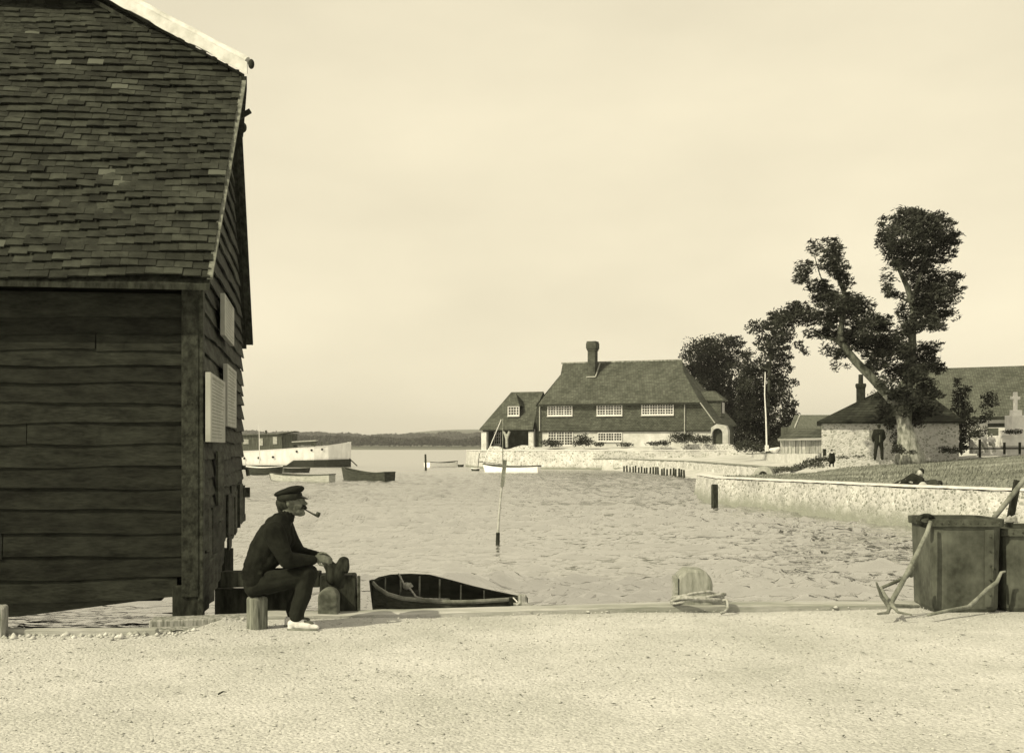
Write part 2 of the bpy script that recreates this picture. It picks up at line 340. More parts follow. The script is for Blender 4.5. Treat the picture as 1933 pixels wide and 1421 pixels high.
# loose pebbles on the quay
def octas(Pts, rad, flat=.6, seed=0):
    r = np.random.default_rng(seed); n = len(Pts)
    base = np.array([[1, 0, 0], [0, 1, 0], [-1, 0, 0], [0, -1, 0], [0, 0, 1], [0, 0, -.5]], float)
    th = r.uniform(0, 2 * pi, n); c, s_ = np.cos(th), np.sin(th)
    v = base[None] * rad[:, None, None] * r.uniform(.65, 1.2, (n, 6, 3)); v[:, :, 2] *= flat
    x = v[:, :, 0] * c[:, None] - v[:, :, 1] * s_[:, None]; y = v[:, :, 0] * s_[:, None] + v[:, :, 1] * c[:, None]
    v[:, :, 0], v[:, :, 1] = x, y; v += Pts[:, None, :]
    f = np.array([[0, 1, 4], [1, 2, 4], [2, 3, 4], [3, 0, 4], [1, 0, 5], [2, 1, 5], [3, 2, 5], [0, 3, 5]])
    return v.reshape(-1, 3), (f[None] + (np.arange(n) * 6)[:, None, None]).reshape(-1, 3)
n = 15000; px = rng.uniform(-5.6, 5.6, n); py = 5.4 + 7.1 * rng.uniform(0, 1, n) ** .8; ok = py < edge_y(px) - .06; px, py = px[ok], py[ok]
rad = np.clip(rng.lognormal(-5.0, .42, len(px)), .003, .02)
pts = np.stack([px, py, .012 * vnoise(px, py, 1, 4, 2.2) + rad * .15], -1)
V, f = octas(pts, rad, .6, 1)
M['pebble'] = mat('pebbles', .34, .60, 9, bump=0, island=.25)
tag(npmesh('gravel', V, f, M['pebble'], smooth=False), 'loose pale pebbles strewn over the quay', 'gravel', kind='stuff')
# bigger stones along the left edge
n = 330; px = np.concatenate([rng.uniform(-4.9, -2.6, 300), rng.uniform(-2.5, 5, 30)]); py = edge_y(px) - np.abs(rng.normal(.05, .10, n)) - .02
rad = np.clip(rng.lognormal(-3.9, .45, n), .012, .05); pts = np.stack([px, py, rad * .2], -1)
V, f = octas(pts, rad, .7, 2)
tag(npmesh('edge_stones', V, f, M['pebble'], smooth=True), 'scatter of rounded stones and rubble along the quay lip', 'stones', kind='stuff')

# ---------------------------------------------------------------- far land: meadow, lane, foreshore
SHORE = [(40, 14), (19, 22.5), (12.6, 29.5), (10.9, 34.8), (9.5, 42), (7.9, 47.5), (8.6, 56), (10.2, 70), (11.6, 88), (10.4, 106), (8.0, 121.5), (-3.6, 128.0), (-5.6, 142), (-2, 165), (60, 420), (400, 900)]
SH = np.array(SHORE, float)
def shore_d(X, Y):                 # signed distance, + on land (land lies right of / behind the polyline)
    best = np.full(X.shape, 1e9)
    for (ax, ay), (bx, by) in zip(SH[:-1], SH[1:]):
        dx, dy = bx - ax, by - ay; t = np.clip(((X - ax) * dx + (Y - ay) * dy) / (dx * dx + dy * dy), 0, 1)
        best = np.minimum(best, np.hypot(X - ax - t * dx, Y - ay - t * dy))
    inside = np.zeros(X.shape, bool); poly = np.vstack([SH, [[900, 900], [900, 14]]]); n = len(poly)
    for i in range(n):
        x1_, y1_ = poly[i]; x2_, y2_ = poly[(i + 1) % n]
        c = ((y1_ > Y) != (y2_ > Y)); xi = (x2_ - x1_) * (Y - y1_) / ((y2_ - y1_) if y2_ != y1_ else 1e-9) + x1_
        inside ^= c & (X < xi)
    return np.where(inside, best, -best)
def land_z(X, Y, d=None):
    if d is None: d = shore_d(X, Y)
    zm = .36 + .95 * smooth01(d / 20)                       # meadow
    zl = .22 + 1.05 * smooth01(d / 22)                      # lane and foreshore
    zh = 1.15 + .5 * smooth01((d - 1) / 6)                  # house garden behind its wall
    wl = smooth01((Y - 50) / 12); wh = smooth01((Y - 117) / 6)
    wh = np.where((X > 8.5) & (Y < 124) & (Y < 124 - (X - 8.5) * .1), wh * .2, wh)
    return (zm * (1 - wl) + zl * wl) * (1 - wh) + zh * wh
XWY, XWX = [54, 60, 66, 75, 103, 119], [9.2, 12.6, 14.6, 15.2, 14.7, 11.6]
def is_beach(X, Y): return (Y > 54) & (Y < 120.5) & (X < np.interp(Y, XWY, XWX) + .35)
def lz(x, y): return float(land_z(np.array([float(x)]), np.array([float(y)]))[0])
xs = np.concatenate([np.arange(-9, 24, .4), 24 * 1.035 ** np.arange(0, 90)]); ys = np.concatenate([np.arange(13, 150, .5), 150 * 1.03 ** np.arange(0, 50)])
X, Y = np.meshgrid(xs, ys); D = shore_d(X, Y); Z = land_z(X, Y, D) + .03 * vnoise(X, Y, 8, 3, .9) * smooth01(D / 3)
Z = np.where(D < np.where(Y > 54, .75, .2), -1.3, Z); BE = is_beach(X, Y); Z = np.where(BE, np.minimum(-.82 + .80 * smooth01((D + 1) / 7) + .03 * vnoise(X, Y, 3, 3, 1.2), .22), Z); V = np.stack([X, Y, Z], -1).reshape(-1, 3); f = grid_faces(len(ys), len(xs))
keep = ((D.reshape(-1)[f] > -1.2) | (BE.reshape(-1)[f] & (D.reshape(-1)[f] > -4))).any(1); f = f[keep]
cx = X.reshape(-1)[f].mean(1); cy = Y.reshape(-1)[f].mean(1)
# meadow/lane split: edge runs from the wall's left end back to the cottage corner
EX = [7.0, 10.8, 13.2, 15.6, 17.4, 300]; EYs = [50.5, 52, 54.5, 61, 64.5, 66]
meadow = cy < np.interp(cx, EX, EYs)
M['grass_ground'] = mat('meadow_turf', .12, .30, .45, (1, 2.2, 1), fine=.5, fscale=5, bump=.8, bdist=.05, rough=1)
M['lane'] = mat('pale_lane', .40, .58, .6, fine=.3, fscale=3, bump=.3, bdist=.02, rough=1)
tag(npmesh('meadow', V, f[meadow], M['grass_ground'], smooth=True), kind='structure')
tag(npmesh('lane', V, f[~meadow], M['lane'], smooth=True), kind='structure')
# grass
n = 60000; gx = rng.uniform(8, 30, n); gy = rng.uniform(28, 66, n); gd = shore_d(gx, gy)
ok = (gd > .35) & (gy < np.interp(gx, EX, EYs)); gx, gy, gd = gx[ok], gy[ok], gd[ok]; n = len(gx)
gz = land_z(gx, gy, gd); h = rng.uniform(.03, .11, n) * (1 + .5 * vnoise(gx, gy, 4, 3, .8)); ln = rng.uniform(.01, .06, n); th = rng.uniform(0, 2 * pi, n); wd = rng.uniform(.015, .04, n)
A = np.stack([gx - wd * np.cos(th), gy - wd * np.sin(th), gz - .02], -1); Bq = np.stack([gx + wd * np.cos(th), gy + wd * np.sin(th), gz - .02], -1)
Cq = np.stack([gx + ln * 1.4, gy + ln * .3, gz + h], -1)
V = np.stack([A, Bq, Cq], 1).reshape(-1, 3); f = np.arange(3 * n).reshape(-1, 3)
M['grass'] = mat('grass_blades', .15, .30, .5, (1, 2, 1), bump=0, island=.2, rough=1)
tag(npmesh('grass', V, f, M['grass']), 'short rough grass covering the waterside meadow', 'grass', kind='stuff')

# flint walls along the water: swept sections
def wall_strip(name, pts, thick, ztops, zbot, m, label, batter=.0, cope=.0, seed=0, cm=None, step=.5, group=None):
    # resample
    out = []; zs = []
    for i in range(len(pts) - 1):
        a_, b_ = Vector(pts[i]), Vector(pts[i + 1]); n = max(2, int((b_ - a_).length / step))
        for k in range(n): out.append(a_.lerp(b_, k / n)); zs.append(ztops[i] + (ztops[i + 1] - ztops[i]) * k / n)
    out.append(Vector(pts[-1])); zs.append(ztops[-1])
    r = random.Random(seed); mb = MB(); V = []; n = len(out); cp = MB(); CV = []
    for i, p in enumerate(out):
        t = (out[min(i + 1, n - 1)] - out[max(i - 1, 0)]).normalized(); nn = Vector((-t.y, t.x))   # left of travel = water side
        z = zs[i] + r.uniform(-.025, .025); j = r.uniform(-.04, .04)
        row = []
        for k in range(5):
            q = k / 4; zz = zbot + (z - zbot) * q; off = batter * (1 - q) + j * (1 - q) + r.uniform(-.03, .03)
            row.append((p.x + nn.x * off, p.y + nn.y * off, zz))
        row.append((p.x - nn.x * thick, p.y - nn.y * thick, z + r.uniform(-.02, .02)))
        row.append((p.x - nn.x * thick, p.y - nn.y * thick, zbot)); V += row
    k = 7; F_ = []
    for i in range(n - 1):
        for j in range(k - 1): F_.append((i * k + j, i * k + j + 1, (i + 1) * k + j + 1, (i + 1) * k + j))
    F_.append(tuple(range(k))); F_.append(tuple(range(n * k - 1, (n - 1) * k - 1, -1)))
    mb.add(V, F_)
    mid = out[n // 2]; rt = root(name, (mid.x, mid.y, 0), label, 'wall', group)
    mb.build('stonework', m, rt)
    if cope:
        for i, p in enumerate(out):
            t = (out[min(i + 1, n - 1)] - out[max(i - 1, 0)]).normalized(); nn = Vector((-t.y, t.x)); z = zs[i] + .028 + r.uniform(-.008, .008)
            for dz, o_ in ((0, .05), (cope, .05), (cope + .02, -thick * .5), (cope, -thick - .05), (0, -thick - .05)): CV.append((p.x + nn.x * o_, p.y + nn.y * o_, z + dz))
        F_ = []
        for i in range(n - 1):
            for j in range(5): F_.append((i * 5 + j, i * 5 + (j + 1) % 5, (i + 1) * 5 + (j + 1) % 5, (i + 1) * 5 + j))
        F_.append(tuple(range(5))); F_.append(tuple(range(n * 5 - 1, (n - 1) * 5 - 1, -1)))
        cp.add(CV, F_); cp.build('coping', cm or M['cement'], rt)
    return rt
M['flint'] = stone_mat('flint_wall', .50, .19, .56, 9, patch=.28, mw=.09, wet=(-.52, -.02, .65, .24))
M['flint_far'] = stone_mat('flint_far', .56, .24, .60, 4.5, patch=.25, mw=.10, wet=(-.50, -.30, .3, .22))
M['flint_house'] = stone_mat('flint_house', .66, .22, .66, 4.5, patch=.2, mw=.12)
M['cope'] = mat('pale_coping', .50, .70, 4, fine=.3, fscale=14, bump=.4)
wall_strip('sea_wall', [(19, 22.4), (12.6, 29.4), (10.85, 34.8), (9.45, 42), (7.85, 47.5), (8.4, 56)], .45, [.50, .50, .45, .40, .37, .30], -1.3, M['flint'],
           'long pale flint sea wall below the grass meadow, weedy at its foot', batter=.28, cope=.04, seed=2, cm=M['cope'], step=.35)
wall_strip('lane_wall', [(12.8, 60.5), (14.7, 66), (15.2, 75), (14.7, 103), (11.6, 119), (7.9, 121.4)], .8, [.42, .36, .34, .36, .38, .40], -.6, M['flint_far'],
           'low pale stone wall holding up the lane above the bare foreshore', batter=.06, cope=.04, seed=3, cm=M['timber'])
wall_strip('kerb_wall', [(18.2, 73), (19.2, 90), (21.2, 112)], .3, [1.32, 1.15, .95], -.2, mat('kerb_stone', .42, .6, 3, fine=.3), 'long low kerb wall slanting from the flagpole down to the plank shed', batter=.03, cope=.03, seed=6, cm=M['timber'])
wall_strip('garden_wall', [(24, 116.6), (8.3, 121.6), (-3.4, 127.8), (-5.2, 141)], 1.4, [1.2, 1.22, 1.18, 1.18], -1.3, M['flint_far'],
           'tall flint retaining wall rising from the water under the large house', batter=.15, cope=.08, seed=4, cm=M['cope'])

# twigs and dark scraps lying on the quay
n = 260; px = rng.uniform(-5.2, 5.4, n); py = 5.6 + 5.6 * rng.uniform(0, 1, n); ok = py < edge_y(px) - .1; px, py = px[ok], py[ok]; n = len(px)
th = rng.uniform(0, pi, n); ln = rng.uniform(.01, .035, n); wd = rng.uniform(.002, .008, n); zb = .012 * vnoise(px, py, 1, 4, 2.2) + .008
c, s_ = np.cos(th), np.sin(th)
V = np.stack([np.stack([px - ln * c, py - ln * s_, zb], -1), np.stack([px + wd * s_, py - wd * c, zb + .006], -1), np.stack([px + ln * c, py + ln * s_, zb + .002], -1), np.stack([px - wd * s_, py + wd * c, zb + .004], -1)], 1).reshape(-1, 3)
tag(npmesh('litter', V, np.arange(4 * n).reshape(-1, 4), mat('dry_scraps', .05, .16, 20, bump=0, island=.4)), 'thin scatter of dark twigs and scraps on the gravel', 'litter', kind='stuff')
def twig(a_, b_, r_, label):
    p0 = P(a_[0], a_[1], CAMZ * F / (a_[1] - HY)); p1 = P(b_[0], b_[1], CAMZ * F / (b_[1] - HY)); m_ = p0.lerp(p1, .5) + Vector((0, .01, .018))
    tag(MB().tube([p0 + Vector((0, 0, .008)), m_, p1 + Vector((0, 0, .012))], [r_, r_ * .8, r_ * .4], 6).build('twig', M['dark_wood'], smooth=True), label, 'twig', kind='thing')
twig((412, 1312), (428, 1309), .006, 'short dark twig lying on the gravel below the boathouse corner')
twig((318, 1196), (345, 1192), .008, 'bit of stick at the quay lip by the landing sleepers')
# ================================================================ the tarred boathouse at the left
TH = R(8.9); SO = Vector((-2.964, 11.7, 0))
AX = Vector((-math.cos(TH), -math.sin(TH), 0)); DX = Vector((-math.sin(TH), math.cos(TH), 0))
def sp(a_, t, z): return SO + AX * a_ + DX * t + Vector((0, 0, z))
SLEN = 7.2; SDEP = 6.3; EZ = 3.14; PITCH = math.tan(R(47)); HALF = SDEP / 2
shed = root('boathouse', sp(SLEN / 2, HALF, 0), 'black tarred weatherboard boathouse with mossy tiled roof standing over the water', 'boathouse')
r = random.Random(5)
def sag(a_, q): return -.030 * a_ + .022 * math.sin(a_ * 1.9 + q * .16) + .014 * math.sin(a_ * 4.3 - q * 1.3)
# front weatherboards, edges read off the photo
edges = [560, 603, 634, 664, 692, 722, 762, 800, 837, 878, 919, 961, 1003, 1047, 1088, 1128]
zs = [CAMZ - (y - HY) / F * 11.7 for y in edges]
mb = MB()
def lap_board(mb, a0, a1, zt, zb, place, th0=.012, th1=.034, n=26, wav=.010, seed=0, drop=None):
    rr = random.Random(seed); ph = rr.uniform(0, 9); V = []
    for i in range(n + 1):
        u = a0 + (a1 - a0) * i / n
        zz = zb + wav * math.sin(u * 1.7 + ph) + wav * .5 * math.sin(u * 5.1 + ph * 2) + rr.uniform(-.002, .002)
        if drop: zz += drop(u)
        zt2 = zt + .02
        tt_ = th1 + rr.uniform(-.002, .003) + .006 * math.sin(u * 3 + ph)
        V += [place(u, th0, zt2), place(u, tt_, zz), place(u, tt_ - .022, zz), place(u, th0 - .02, zt2)]
    f = []
    for i in range(n):
        for j in range(4): f.append((i * 4 + j, i * 4 + (j + 1) % 4, (i + 1) * 4 + (j + 1) % 4, (i + 1) * 4 + j))
    f += [(3, 2, 1, 0), tuple(n * 4 + k for k in range(4))]
    mb.add(V, f)
fp = lambda u, off, z: sp(u, -off, z)
for i in range(len(zs) - 1):
    cut = r.uniform(.8, 5.5)
    if i < 14: lap_board(mb, .15, cut - .004, zs[i], zs[i + 1] + r.uniform(-.006, .006), fp, seed=i, n=30, wav=.013); lap_board(mb, cut + .004, SLEN, zs[i], zs[i + 1] + r.uniform(-.006, .006), fp, seed=i + 70, n=40, wav=.013)
    else: lap_board(mb, .20, SLEN, zs[i], zs[i + 1], fp, seed=i, drop=(lambda u: -.05 * (u - .38) * (u < 3) - .13 * (u >= 3)) if i == 14 else None, n=60)
# a split board hanging below, cut on the slope
mb.add([fp(.42, .04, .155), fp(3.4, .045, .12), fp(3.4, .045, -.05), fp(1.6, .045, .02), fp(.42, .015, .155), fp(3.4, .02, .12), fp(3.4, .02, -.05), fp(1.6, .02, .02)],
       [(0, 1, 2, 3), (7, 6, 5, 4), (0, 4, 5, 1), (1, 5, 6, 2), (2, 6, 7, 3), (3, 7, 4, 0)])
mb.build('front_wall', M['tar'], shed)
# black sheet behind the boards, standing in for shade in gaps and under eaves
mb = MB(); mb.box(sp(SLEN / 2, .05, 1.75), (SLEN, .06, 3.1), TH).build('shade_backing', M['black'], shed)
# corner board and its foot
mb = MB()
mb.box(sp(.075, -.045, 1.72), (.155, .05, 3.1), TH)
mb.box(sp(-.02, .02, 1.62), (.05, .16, 3.3), TH)
mb.build('corner_post', M['tar_side'], shed, bevel=.006)
mb = MB(); mb.box(sp(.105, .10, .08), (.27, .30, .40), TH); mb.build('foot_block', M['dark_wood'], shed, bevel=.012)
# gable end boards (lapped, following the gable outline)
gp = lambda t, off, z: sp(-off, t, z)
mb = MB()
def gab_z(t): return EZ + .05 + (min(t, SDEP - t)) * PITCH
z = .95; k = 0; lim = 5.68
while z < lim:
    h = r.uniform(.15, .21); zt = min(z + h, lim + .05)
    tmin = max(0, (zt - EZ) / PITCH) if zt > EZ else 0; tmax = SDEP - tmin
    lap_board(mb, tmin + .02, tmax + (.03 if k % 2 else 0), zt, z, gp, n=16, wav=.014, seed=40 + k, th1=.045 + .012 * r.random()); z += h; k += 1
mb.build('gable_wall', M['tar_side'], shed)
mb = MB(); mb.prism([sp(.04, 0, .3), sp(.04, SDEP, .5), sp(.04, SDEP, EZ), sp(.04, SDEP / 2 + .9, 5.6), sp(.04, SDEP / 2 - .9, 5.6), sp(.04, 0, EZ)], AX * .05); mb.build('gable_backing', M['black'], shed)
# patched lower gable: wide upright boards of different lengths
mb = MB(); t = .0
while t < SDEP:
    wdt = r.uniform(.35, .62); t2 = min(t + wdt, SDEP); ztop = .95 + r.uniform(-.02, .25) + (0.5 if r.random() < .3 else 0); zb = .05 + .10 * t + r.uniform(-.06, .10)
    o1 = r.uniform(.03, .075); o2 = o1 + r.uniform(-.02, .03)
    for (za, zc) in ((ztop, ztop * .52), (ztop * .5, zb)):
        d = r.uniform(-.02, .02)
        mb.add([gp(t, o1 + d, za), gp(t2, o2 + d, za), gp(t2 - r.uniform(0, .05), o2 + d, zc), gp(t, o1 + d, zc - r.uniform(-.04, .06)), gp(t, o1 + d - .025, za), gp(t2, o2 + d - .025, za), gp(t2, o2 + d - .025, zc), gp(t, o1 + d - .025, zc)],
               [(0, 1, 2, 3), (7, 6, 5, 4), (0, 4, 5, 1), (1, 5, 6, 2), (2, 6, 7, 3), (3, 7, 4, 0)])
    t = t2 if t2 >= SDEP else t2 - .02
mb.build('patch_boards', M['tar_side'], shed)
mb = MB(); lap_board(mb, 0, SLEN, EZ, .4, lambda u, o_, z: sp(u, SDEP + o_, z)); mb.box(sp(SLEN, HALF, 2.0), (.06, SDEP, 3.4), TH).build('rear_wall', M['tar_side'], shed)
mb = MB(); mb.box(sp(SLEN / 2 + .2, HALF, .17), (SLEN - .3, SDEP - .1, .08), TH).build('floor', M['dark_wood'], shed)
for (a_, t) in ((.2, 5.9), (3.4, 5.9), (6.8, 5.9), (3.4, 3.2), (6.8, 3.2)):
    MB().tube([sp(a_, t, -1.4), sp(a_, t, .15)], .13, 10).build('pile', M['dark_wood'], shed)
# eaves soffit and fascia
mb = MB(); mb.box(sp(SLEN / 2 + .05, -.09, EZ + .02) , (SLEN, .14, .03), TH); mb.build('eaves_board', M['dark_wood'], shed)

# roof tiles, laid one by one
OV = .30; HT0 = 5.72; HT1 = 6.98                                    # half-hip starts / ridge
tiles = MB()
def tile_slope(front=True):
    g = .118; L_ = .19; wv = .172; rows = int((HALF + OV) / math.cos(math.atan(PITCH)) / g) + 1
    ca, sa = math.cos(math.atan(PITCH)), math.sin(math.atan(PITCH))
    for q in range(rows):
        s0 = q * g; s1 = s0 + L_; zc = EZ + s0 * sa
        vr = (.13 + .06 * (s0 * ca)) if front else .09                                     # verge overhang grows up the slope
        a0 = -vr + (0 if q % 2 == 0 else -0.0)
        if zc > HT0: a0 = max(a0, (zc - HT0) / (HT1 - HT0) * 1.85 - .25)   # cut by the half hip
        a_ = a0 + (.0 if q % 2 else -.085)
        while a_ < SLEN + .15:
            w_ = wv * r.uniform(.93, 1.03); u0 = max(a_, a0); u1 = a_ + w_ - .004; a_ += w_
            if u1 - u0 < .03: continue
            um = (u0 + u1) / 2; dz = sag(um, q); ji = r.gauss(0, .004); tilt = r.gauss(0, .0035); sl = r.gauss(0, .003)
            lift = .025 + abs(r.gauss(0, .003)); cam_ = .004
            def pt(u, s_, off):
                t_ = -OV + s_ * ca; z_ = EZ + s_ * sa + off * ca + dz + (u - um) * tilt * 1.5; t_ -= off * sa
                return sp(u, t_ if front else SDEP - t_, z_)
            sA = s0 + sl + (.02 if r.random() < .012 else 0)
            v = [pt(u0, sA, lift + ji), pt(um, sA - .002, lift + ji + cam_), pt(u1, sA, lift + ji + tilt), pt(u0, s1, .0), pt(um, s1, .0), pt(u1, s1, .0),
                 pt(u0, sA, lift + ji - .014), pt(u1, sA, lift + ji + tilt - .014)]
            tiles.add(v, [(0, 1, 4, 3), (1, 2, 5, 4), (6, 7, 2, 1, 0), (0, 3, 6), (2, 7, 5)])
tile_slope(True); tile_slope(False)
roof = tiles.build('roof', M['tile'], shed)
# under-roof boards close the roof from below
def rp(a_, t, z): return sp(a_, t, z)
mb = MB()
e = -.06
for fr in (True, False):
    T = (lambda t: t) if fr else (lambda t: SDEP - t)
    zt = lambda t: EZ + (t + OV) * PITCH + e
    tb = (HT0 - EZ) / PITCH - OV
    pts = [(-.12 if fr else -.07, -OV), ((-.12 - .06 * (tb + OV)) if fr else -.07, tb), (1.55, HALF), (SLEN + .1, HALF), (SLEN + .1, -OV)]
    top = [sp(a_, T(t), zt(t)) for a_, t in pts]
    mb.prism(top, (0, 0, -.05))
mb.prism([sp(-.28, (HT0 - EZ) / PITCH - OV, HT0 - .05), sp(-.11, SDEP - ((HT0 - EZ) / PITCH - OV), HT0 - .05), sp(1.6, HALF, HT1 - .06)], (0, 0, -.05))
mb.build('roof_boards', M['dark_wood'], roof)
# verge mortar and bargeboards on the gable
tb = (HT0 - EZ) / PITCH - OV
mb = MB(); mb.beam(sp(-.125, -OV, EZ + .0), sp(-.30, tb + .02, HT0 + .0), .03, .05, up=AX); mb.build('verge', mat('verge_mortar', .10, .26, 10, fine=.3), roof)
mb = MB(); mb.beam(sp(-.085, SDEP + OV, EZ - .04), sp(-.07, SDEP - tb, HT0 - .06), .04, .16, up=AX); mb.build('bargeboard', M['tar_side'], roof)
# half-hip eave with gutter
mb = MB(); mb.beam(sp(-.30, tb - .05, HT0 - .08), sp(-.13, SDEP - tb + .05, HT0 - .08), .06, .14)
mb.beam(sp(-.36, tb + .1, HT0 - .35), sp(-.05, tb + .1, HT0 - .55), .05, .05)
mb.ell(sp(-.15, SDEP - tb, HT0 - .04), (.06, .06, .07)); mb.build('gutter', M['dark_wood'], shed)
# pale mortared hip: lower fillet and the roll above
p0 = sp(-.335, tb - .02, HT0 + .09); p1 = sp(1.62, HALF - .02, HT1 + .08); p2 = p0.lerp(p1, 1.0)
n = 26; V = []; rr = random.Random(4)
for i in range(n + 1):
    c = p0.lerp(p1, i / n); j = rr.uniform(-.006, .006)
    for dx_, dz_ in ((-.00, -.085 + j * 2), (.0, .045 + j), (.10, .07 + j), (.14, -.05)):
        V.append(c + DX * (-.10 + dx_) + Vector((0, 0, dz_)))
f = []
for i in range(n):
    for j in range(4): f.append((i * 4 + j, i * 4 + (j + 1) % 4, (i + 1) * 4 + (j + 1) % 4, (i + 1) * 4 + j))
f += [(3, 2, 1, 0), tuple(n * 4 + k for k in range(4))]
mb = MB(); mb.add(V, f); hip = mb.build('hip_capping', M['cement'], shed)
mb = MB(); mb.tube([c + DX * -.03 + Vector((0, 0, .075)) for c in [p0.lerp(p1, k / 12) for k in range(13)]], [.045 + .004 * math.sin(k * 2) for k in range(13)], 10); mb.build('hip_roll', M['cement'], hip)
mb = MB(); mb.ell(p0 + DX * -.06 + Vector((.045, 0, .03)), (.035, .04, .055)); mb.build('hip_iron', M['dark_wood'], hip)
mb = MB(); mb.beam(sp(1.5, HALF, HT1 - .02), sp(SLEN + .2, HALF, HT1 - .06), .34, .30); mb.build('ridge_tiles', M['tile'], roof, bevel=.03)
mb = MB(); mb.prism([sp(-.30, tb, HT0), sp(-.12, SDEP - tb, HT0), sp(1.6, HALF, HT1)], (0, 0, .03)); mb.build('hip_slope', M['tile'], roof)
# dark fittings on the gable silhouette
MB().box(sp(-.09, SDEP - .1, .93), (.10, .12, .14), TH).build('wall_block', M['iron'], shed); mb = MB(); mb.tube([sp(-.02, SDEP - .15, 1.3), sp(-.10, SDEP - .15, 1.27), sp(-.12, SDEP - .15, 1.17)], .03, 6); mb.build('wall_bracket', M['iron'], shed)

# notice boards
M['notice'] = mat('notice_board_paint', .30, .40, 3, (1, 1, 1), fine=.2, fscale=30, bump=.15, rough=.6)
M['ink'] = mat('faded_print', .22, .30, 10, bump=0)
def pix_gable(px, py):              # pixel on the gable plane -> (t, z)
    k = (px - HX) / F; t = (k * SO.y - SO.x) / (DX.x - k * DX.y); Yd = SO.y + DX.y * t
    return t, CAMZ - (py - HY) / F * Yd
def notice(x0, x1, yt, yb, label, lines=16, lean=0.0):
    t0, z0 = pix_gable(x0, yt); t1, _ = pix_gable(x1, yt); _, zb = pix_gable(x0, yb); tm = (t0 + t1) / 2
    rt = root('notice_board', sp(-.09, tm, zb), label, 'notice board', 'notice boards on the boathouse gable')
    q = Matrix.Rotation(TH, 3, 'Z') @ Matrix.Rotation(R(lean), 3, 'X')
    cz = (z0 + zb) / 2; mb = MB(); mb.box(sp(-.105, tm, cz), (.05, t1 - t0, z0 - zb), q); mb.build('board', M['notice'], rt, bevel=.004)
    mb = MB(); rr = random.Random(int(x0))
    for k in range(lines):
        zz = zb + (z0 - zb) * (.93 - .86 * k / (lines - 1)); w_ = (t1 - t0) * (rr.uniform(.6, .84) if k else .8); h_ = .028 if k == 0 else .010
        mb.box(sp(-.1305, tm + (0 if k < 2 else -((t1 - t0) * .84 - w_) / 2), zz), (.003, w_, h_), q)
    mb.build('lettering', M['ink'], rt)
notice(369.5, 388, 551, 634, 'pale printed notice board, the highest one, under the boathouse eave') if False else None
notice(401, 421, 553, 632, 'highest pale notice board, up under the boathouse eave', 11)
notice(371, 402, 702, 834, 'lowest and widest pale notice board beside the boathouse corner post', 18)
notice(407, 426, 686, 804, 'narrow pale notice board hung behind the widest one on the gable', 16)

# ---------------------------------------------------------------- quay timber
mb = MB(); n = 60; V = []; rr = random.Random(8)
x0_, x1_ = -2.42, 9.5
for i in range(n + 1):
    x = x0_ + (x1_ - x0_) * i / n; zt = .035 + .012 * math.sin(x * 1.1) + rr.uniform(-.004, .004) ; yj = .012 * math.sin(x * .9)
    yj += (x + 2.42) * .13
    V += [(x, 11.44 + yj, -.12), (x, 11.43 + yj, zt - .012), (x, 11.45 + yj, zt), (x, 11.68 + yj, zt + .006), (x, 11.70 + yj, -.2)]
f = []
for i in range(n):
    for j in range(5): f.append((i * 5 + j, i * 5 + (j + 1) % 5, (i + 1) * 5 + (j + 1) % 5, (i + 1) * 5 + j))
f += [(4, 3, 2, 1, 0), tuple(n * 5 + k for k in range(5))]
M['kerb_wood'] = mat('bleached_kerb_timber', .24, .50, 1.2, (.5, 3, 4), fine=.4, fscale=12, bump=.6, bdist=.008)
mb.add(V, f); kr = root('quay_kerb', (3, 11.55, 0), 'long bleached timber kerb beam along the edge of the gravel quay', 'kerb'); mb.build('beam', M['kerb_wood'], kr)
mb = MB()
for i in range(40): mb.box((x0_ + .15 + i * .3, 11.76 + (.15 + i * .3) * .13, -.65), (.285, .06, 1.35 + rr.uniform(-.05, .02)))
mb.build('facing_boards', M['dark_wood'], kr)
# low plank on the left lip
mb = MB(); mb.beam((-5.6, 10.33, -.02), (-3.0, 10.46, -.03), .10, .16); o = mb.build('edge_plank', M['kerb_wood'], bevel=.01); tag(o, 'low bleached plank edging the quay at the left beside the mooring post', 'plank', kind='thing')
# square post at the far left
def post_obj(name, x, y, z0, z1, wx, wy, label, m, rot=0, taper=1.0, chamf=.02, cat='post', group=None, round_=False, lean=(0, 0)):
    mb = MB()
    if round_:
        pts = [(x + lean[0] * k, y + lean[1] * k, z0 + (z1 - z0) * k) for k in (0, .25, .5, .75, .93, 1)]
        mb.tube(pts, [wx / 2 * s_ for s_ in (1.06, 1.0, .97, .96, .95, .78)], 14, squash=wy / wx)
        o = mb.build(name, m, smooth=False)
    else:
        mb.box((x, y, (z0 + z1) / 2), (wx, wy, z1 - z0), rot, taper); o = mb.build(name, m, bevel=chamf)
    tag(o, label, cat, group, 'thing'); return o
post_obj('mooring_post', -4.38, 10.32, -.25, .255, .30, .22, 'squat square post cut by the left edge below the boathouse boards', M['post'], rot=.25)
M['seat_post'] = mat('seat_post_wood', .10, .25, 5, (6, 6, .8), fine=.4, fscale=9, bump=.6, bdist=.01)
# post the man sits on
post_obj('mooring_post', -2.215, 10.74, -.2, .29, 0.145, .15, 'short chamfered post the seated sailor is perched on', M['seat_post'], rot=.8, chamf=.03)
# landing timbers under the shed corner
mb = MB(); mb.beam((-3.35, 11.48, -.06), (-2.30, 11.62, -.04), .30, .10); mb.beam((-3.0, 10.98, -.09), (-2.35, 10.86, -.06), .13, .10); mb.beam((-3.3, 11.2, -.1), (-2.4, 11.25, -.09), .22, .08)
o = mb.build('landing_timbers', M['post'], bevel=.012); tag(o, 'old sleepers lying at the foot of the boathouse corner', 'timbers', kind='thing')
